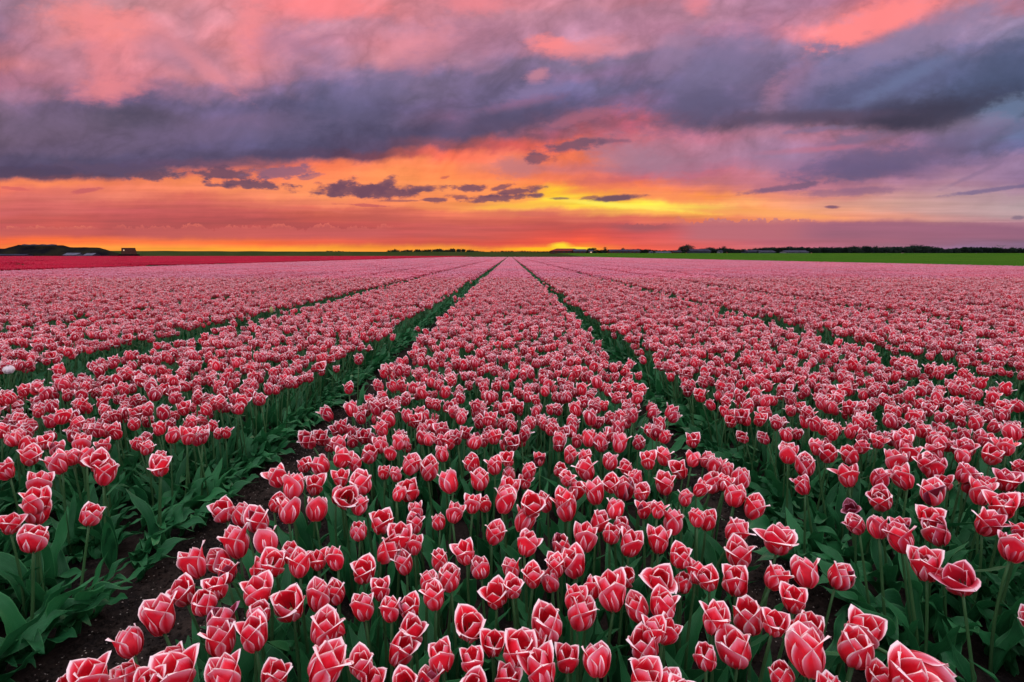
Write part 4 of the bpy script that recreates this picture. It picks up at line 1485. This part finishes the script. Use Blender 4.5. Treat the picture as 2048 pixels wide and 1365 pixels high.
# ---- tree meshes
def crown_geo(b, cx, cy, cz, rx, ry, rz, n, leaf, rnd, mi=0):
    lobes = [(rnd.uniform(-0.5, 0.5) * rx, rnd.uniform(-0.5, 0.5) * ry, rnd.uniform(-0.5, 0.55) * rz, rnd.uniform(0.35, 0.62)) for _ in range(9)]
    for i in range(n):
        lx, ly, lz, lr = rnd.choice(lobes)
        d = Vector((rnd.gauss(0, 1), rnd.gauss(0, 1), rnd.gauss(0, 1))).normalized() * (rnd.random() ** 0.4)
        p = Vector((cx + lx + d.x * rx * lr, cy + ly + d.y * ry * lr, cz + lz + d.z * rz * lr))
        a = Vector((rnd.gauss(0, 1), rnd.gauss(0, 1), rnd.gauss(0, 1))).normalized() * leaf * rnd.uniform(0.6, 1.3)
        c = a.orthogonal().normalized() * leaf * rnd.uniform(0.5, 1.1)
        b.add([p - a, p + c, p + a, p - c * 0.8], [(0, 1, 2), (0, 2, 3)], None, mi)


def trunk_geo(b, h, r, rnd, mi=0, limbs=4, crown=0.5):
    v, f, uv = tube_geo([(0, 0, -0.3), (rnd.uniform(-.1, .1), 0, h * 0.4), (rnd.uniform(-.2, .2), rnd.uniform(-.2, .2), h * 0.75)], r, r * 0.45, 6)
    b.add(v, f, uv, mi)
    for i in range(limbs):
        a = i * 2.4 + rnd.random()
        z0 = h * rnd.uniform(0.35, 0.6)
        v, f, uv = tube_geo([(0, 0, z0), (math.cos(a) * h * 0.14, math.sin(a) * h * 0.14, z0 + h * 0.14), (math.cos(a) * h * 0.26 * crown * 2, math.sin(a) * h * 0.26 * crown * 2, z0 + h * 0.3)], r * 0.4, r * 0.12, 5)
        b.add(v, f, uv, mi)


def wood_tree(seed, h, w):
    rnd = random.Random(seed)
    b = MB()
    trunk_geo(b, h, 0.022 * h, rnd, 1)
    crown_geo(b, 0, 0, h * 0.52, w / 2, w / 2, h * 0.50, 560, h * 0.048, rnd)
    return b.build('wood_tree', [M_TREE, M_BARK], False)


c_wood = lib([wood_tree(600 + i, 10.0, 8.5 + (i % 3)) for i in range(7)], 'wood_trees')


def wood(name, label, x0p, x1p, tops, D, depth, rows, step, minz=0.0, dens=1.0):
    rnd = random.Random(len(name) * 7 + int(D))
    pts = []
    for r in range(rows):
        y = D + depth * r / max(1, rows - 1)
        x0, x1 = at(x0p, y)[0], at(x1p, y)[0]
        x = x0
        while x < x1:
            px = 1024 + x / y * 1024
            top = np.interp(px, [t[0] for t in tops], [t[1] for t in tops])
            gz = max(ground_z(x, y), minz)
            H = (hpx(top, y) - gz) * rnd.uniform(0.86, 1.05)
            if H > 0.8:
                pts.append((x, y + rnd.uniform(-2, 2), gz - 0.15 * H, 0, 0, rnd.uniform(0, 6.28), H / 10.0 * 1.12, rnd.randrange(7)))
            x += step * rnd.uniform(0.6, 1.4) * max(0.5, H / 8.0)
    o = scatter_object(name, pts, c_wood)
    o['label'] = label
    return o


wood('woodland', 'long dark wood along the horizon behind the green field', 1530, 2120,
     [(1530, 495), (1560, 493.5), (1600, 493), (1640, 494.5), (1700, 492.5), (1775, 492.5), (1778, 494), (1810, 490.8), (1850, 491.2), (1870, 494), (1885, 497), (1905, 496), (1920, 493.8), (1990, 494), (2000, 497), (2020, 496), (2032, 495), (2050, 497), (2120, 496)], 395, 40, 4, 4.2)
wood('treeline', 'low dark tree belt with farm buildings in front of it', 1150, 1540,
     [(1150, 500), (1200, 500), (1240, 499), (1280, 497.5), (1296, 498), (1305, 500), (1350, 500), (1395, 498), (1420, 496), (1460, 495.5), (1470, 499), (1495, 497.5), (1510, 496), (1540, 495)], 380, 24, 3, 3.6)
wood('copse', 'long copse of trees behind the dike below the sunset', 778, 965,
     [(778, 501), (790, 500), (830, 499), (880, 497.5), (925, 497), (938, 499.5), (952, 500), (965, 502.5)], 640, 30, 3, 6.0, 2.0)
wood('shrub_belt', 'low scrub along the far dike near the middle of the horizon', 980, 1120, [(980, 503), (1005, 501.5), (1060, 502), (1120, 503)], 520, 14, 2, 4.0, 1.0)
wood('scrub', 'faint scrub on the far dike left of the copse', 655, 700, [(655, 503), (668, 501.5), (690, 501.5), (700, 503)], 560, 8, 2, 4.0, 2.0)


def tree(px, top, D, wpx, label, n=1500, gz=None, rzf=0.42):
    gz = 0.0 if gz is None else gz
    x, y = at(px, D)
    gz = max(gz, ground_z(x, y))
    H = hpx(top, D) - gz
    w = wpx / 1024.0 * D
    rnd = random.Random(int(px * 10))
    root = bpy.data.objects.new('tree', None)
    COL.objects.link(root)
    root.location = (x, y, gz)
    b = MB()
    trunk_geo(b, H, 0.03 * H, rnd, 0, 6)
    obj('trunk', b.build('trunk', [M_BARK]), root)
    b = MB()
    crown_geo(b, 0, 0, H * 0.60, w / 2, w / 2, H * rzf, n, max(0.22, H * 0.035), rnd)
    obj('crown', b.build('crown', [M_TREE], False), root)
    tag(root, label, 'tree', 'trees standing out of the horizon')


tree(1375, 490.6, 360, 27, 'big round tree standing highest on the horizon beside the farm sheds', 2200)
tree(1363, 494.5, 362, 18, 'lower spreading tree leaning against the big round tree on its left')
tree(1184, 495.5, 370, 24, 'rounded dark tree just beside the red-roofed barn at the sunset')
tree(1210, 492.5, 372, 11, 'airy tree with an open see-through crown by the sunset barn', 260)
tree(1245, 497, 374, 12, 'small tree poking above the low belt right of the airy tree', 500)
tree(1447, 493.8, 372, 12, 'pointed tree rising from the belt midway to the long grey sheds', 700)
tree(1418, 495.2, 372, 26, 'wide flat-topped tree at the left end of the dark clump')
tree(942, 498.6, 640, 14, 'thin reddish tree with sky between its twigs at the copse end', 170, 2.0)
tree(783, 499.5, 640, 10, 'first small tree at the left end of the copse', 260, 2.0)
tree(791, 498.5, 640, 10, 'second small tree at the left end of the copse', 300, 2.0)
tree(966, 501.5, 640, 8, 'tiny lone bush in the gap between copse and dike scrub', 150, 2.0)
tree(1830, 490.2, 392, 34, 'broad tree forming the highest hump of the long wood')
tree(2029, 494.3, 392, 14, 'round tree near the end of the wood beside the power pylon', 700)


def house(px, D, wpx, wall_h, ridge_h, depth, label, wall, roof, cat='building', name='building', windows=0, hip=0.0, gz=None, lit=None, win_mat=None, door=False):
    x, y = at(px, D)
    z = ground_z(x, y) if gz is None else gz
    w = wpx / 1024.0 * D
    root = bpy.data.objects.new(name, None)
    COL.objects.link(root)
    root.location = (x, y, z - 0.1)
    b = MB()
    b.box(-w / 2, 0, 0, w / 2, depth, wall_h)
    if hip < 0.01:
        for sx in (-1, 1):
            X = sx * w / 2
            b.add([(X - sx * 0.1, 0, wall_h), (X - sx * 0.1, depth, wall_h), (X - sx * 0.1, depth / 2, ridge_h - 0.12)], [(0, 1, 2)])
    obj('wall', b.build('wall', [wall], False), root)
    b = MB()
    e, t = 0.35, 0.16
    hi = hip * w
    for sgn in (0, 1):
        ya, yb = (-e, depth / 2) if sgn == 0 else (depth + e, depth / 2)
        za = wall_h - 0.12
        vs = [(-w / 2 - e, ya, za), (w / 2 + e, ya, za), (w / 2 + e - hi, yb, ridge_h), (-w / 2 - e + hi, yb, ridge_h)]
        vs += [(p[0], p[1], p[2] + t) for p in vs]
        b.add(vs, [(0, 1, 2, 3), (4, 7, 6, 5), (0, 4, 5, 1), (1, 5, 6, 2), (2, 6, 7, 3), (3, 7, 4, 0)])
    if hip > 0.01:
        for sx in (-1, 1):
            X0, X1 = sx * (w / 2 + e), sx * (w / 2 + e - hi)
            b.add([(X0, -e, wall_h - 0.02), (X0, depth + e, wall_h - 0.02), (X1, depth / 2, ridge_h + t - 0.01)], [(0, 1, 2)])
    obj('roof', b.build('roof', [roof], False), root)
    if windows:
        b = MB()
        ww = min(1.2, w / windows * 0.5)
        b.box(-ww / 2, -0.05, wall_h * 0.35, ww / 2, 0.02, wall_h * 0.8)
        wm = b.build('window', [win_mat or M_GLASS], False)
        lm = None
        for i in range(windows):
            q = obj('window', wm, root)
            q.location = (-w / 2 + w * (i + 0.5) / windows, 0, 0)
            if lit is not None and i == lit:
                q.material_slots[0].link = 'OBJECT'
                q.material_slots[0].material = M_LIT
                q['label'] = 'lit window'
    if door:
        b = MB()
        b.box(-1.2, -0.07, 0, 1.2, 0.01, wall_h * 0.85)
        q = obj('door', b.build('door', [M_TARP], False), root)
        q.location = (w * 0.28, 0, 0)
    tag(root, label, cat)
    return root


D2 = 350
house(1133, 372, 60, 1.9, 3.5, 14, 'wide low barn with red hipped roof right under the setting sun', M_BRICK, M_TILE, 'barn', 'barn', 6, 0.22, lit=4)
house(1160, 366, 24, 1.6, 2.9, 8, 'smaller grey-roofed shed joined to the right end of the sunset barn', M_BRICK, M_ROOF, 'shed', 'shed', 3)
house(1182, 350, 7, 1.5, 2.2, 4, 'tiny cottage with a lit window under the rounded dark tree', M_BRICK, M_ROOF, 'cottage', 'cottage', 1, lit=0)
house(1250, 360, 60, 1.5, 2.7, 9, 'long dark farmhouse between the airy tree and the pale sheds', M_BRICK, M_TARP, 'farmhouse', 'farmhouse', 8)
house(1303, 352, 6, 0.8, 1.4, 4, 'small white hut standing left of the long pale shed', M_WHITE, M_ROOF, 'hut', 'hut', 1)
house(1328, 350, 28, 0.7, 1.2, 7, 'long pale low shed in front of the belt, left of the big tree', M_WHITE, M_PALE, 'shed', 'shed', 5)
house(1355, 356, 16, 1.2, 1.9, 7, 'dark blue-roofed shed touching the foot of the big round tree', M_BRICK, M_TARP, 'shed', 'shed', 2)
house(1402, 350, 38, 1.5, 2.9, 10, 'wide slate-coloured barn just right of the big round tree', M_TARP, M_TARP, 'barn', 'barn', 4, door=True)
house(1442, 352, 7, 1.3, 2.0, 4, 'small hut with a pale front in the dark clump', M_WHITE, M_TARP, 'hut', 'hut', 1)
house(1513, 350, 34, 1.2, 2.1, 10, 'dark grey end shed at the left of the two long pale sheds', M_TARP, M_TARP, 'shed', 'shed', 3)
house(1537, 346, 28, 1.1, 1.9, 9, 'long pale-fronted shed with many windows, left one of the pair', M_PALE, M_ROOF, 'shed', 'shed', 9)
house(1596, 348, 44, 1.0, 2.0, 9, 'longest grey-roofed shed in front of the wood, right one of the pair', M_WHITE, M_ROOF, 'shed', 'shed', 12)
house(142, 405, 26, 1.2, 2.8, 9, 'pale-roofed low storage shed at the foot of the mound', M_PALE, M_PALE, 'shed', 'shed', 4, gz=0)
house(178, 408, 17, 1.0, 2.6, 8, 'smaller pale-roofed shed beside the first at the mound foot', M_TARP, M_PALE, 'shed', 'shed', 2, gz=0)
house(22, 406, 60, 1.2, 1.9, 8, 'very low dark shed along the foot of the mound by the frame edge', M_TARP, M_TARP, 'shed', 'shed', 6, gz=0)

# tapered windowless block with one bright opening
x, y = at(261, 420)
root = bpy.data.objects.new('bunker', None)
COL.objects.link(root)
root.location = (x, y, 0)
b = MB()
w, zt = 3.9, hpx(497.6, 420)
zb = hpx(509, 420)
b.add([(-w - 0.5, -3, zb), (w + 0.5, -3, zb), (w + 0.5, 3, zb), (-w - 0.5, 3, zb), (-w + 0.1, -2.6, zt), (w - 0.4, -2.6, zt), (w - 0.4, 2.6, zt), (-w + 0.1, 2.6, zt)],
      [(0, 1, 5, 4), (1, 2, 6, 5), (2, 3, 7, 6), (3, 0, 4, 7)])
obj('wall', b.build('wall', [M_BRICK], False), root)
b = MB()
b.box(-w - 0.1, -2.8, zt, w - 0.2, 2.8, zt + 0.25)
obj('roof', b.build('roof', [M_TARP], False), root)
b = MB()
b.box(-2.4, -2.85, zb + 2.6, -1.5, -2.70, zb + 3.6)
obj('window', b.build('window', [M_LIT], False), root)
b = MB()
b.box(-w - 1.6, -3.8, -0.2, w + 1.8, 3.6, zb - 0.01)
obj('plinth', b.build('plinth', [M_MOUND], False), root)
tag(root, 'lone boxy building with one bright opening on the dike beside the mound', 'building')


def pylon(px, D, top, label):
    x, y = at(px, D)
    gz = ground_z(x, y)
    H = hpx(top, D) - gz
    root = bpy.data.objects.new('power_pylon', None)
    COL.objects.link(root)
    root.location = (x, y, gz)
    b = MB()
    r = 0.22
    for sx in (-1, 1):
        for sy in (-1, 1):
            b.bar((sx * 2.4, sy * 2.4, 0), (sx * 0.5, sy * 0.5, H * 0.72), r)
    for i in range(6):
        z0, z1 = H * 0.72 * i / 6, H * 0.72 * (i + 1) / 6
        w0, w1 = 2.4 - 1.9 * i / 6, 2.4 - 1.9 * (i + 1) / 6
        b.bar((-w0, -w0, z0), (w1, -w1, z1), r * 0.7)
        b.bar((w0, w0, z0), (-w1, w1, z1), r * 0.7)
    obj('mast', b.build('mast', [M_STEEL], False), root)
    b = MB()
    b.bar((0, 0, H * 0.70), (-8.5, 0, H), r)
    b.bar((0, 0, H * 0.70), (8.5, 0, H), r)
    b.bar((-6, 0, H * 0.9), (6, 0, H * 0.9), r)
    obj('crossarm', b.build('crossarm', [M_STEEL], False), root)
    tag(root, label, 'pylon')


pylon(2003, 900, 491.0, 'thin power pylon with a Y-shaped head above the wood')

# drainage ditch through the green field
vs, fs = [], []
for i, (x, y) in enumerate([(118, 112), (150, 142), (175, 185), (200, 240), (235, 310)]):
    w = 0.9
    z = ground_z(x, y) + 0.115
    vs += [(x - w, y + w, z), (x + w, y - w, z)]
    if i:
        fs.append((2 * i - 2, 2 * i - 1, 2 * i + 1, 2 * i))
tag(obj('ditch', mesh('ditch', vs, fs, M_MOUND)), kind='structure')
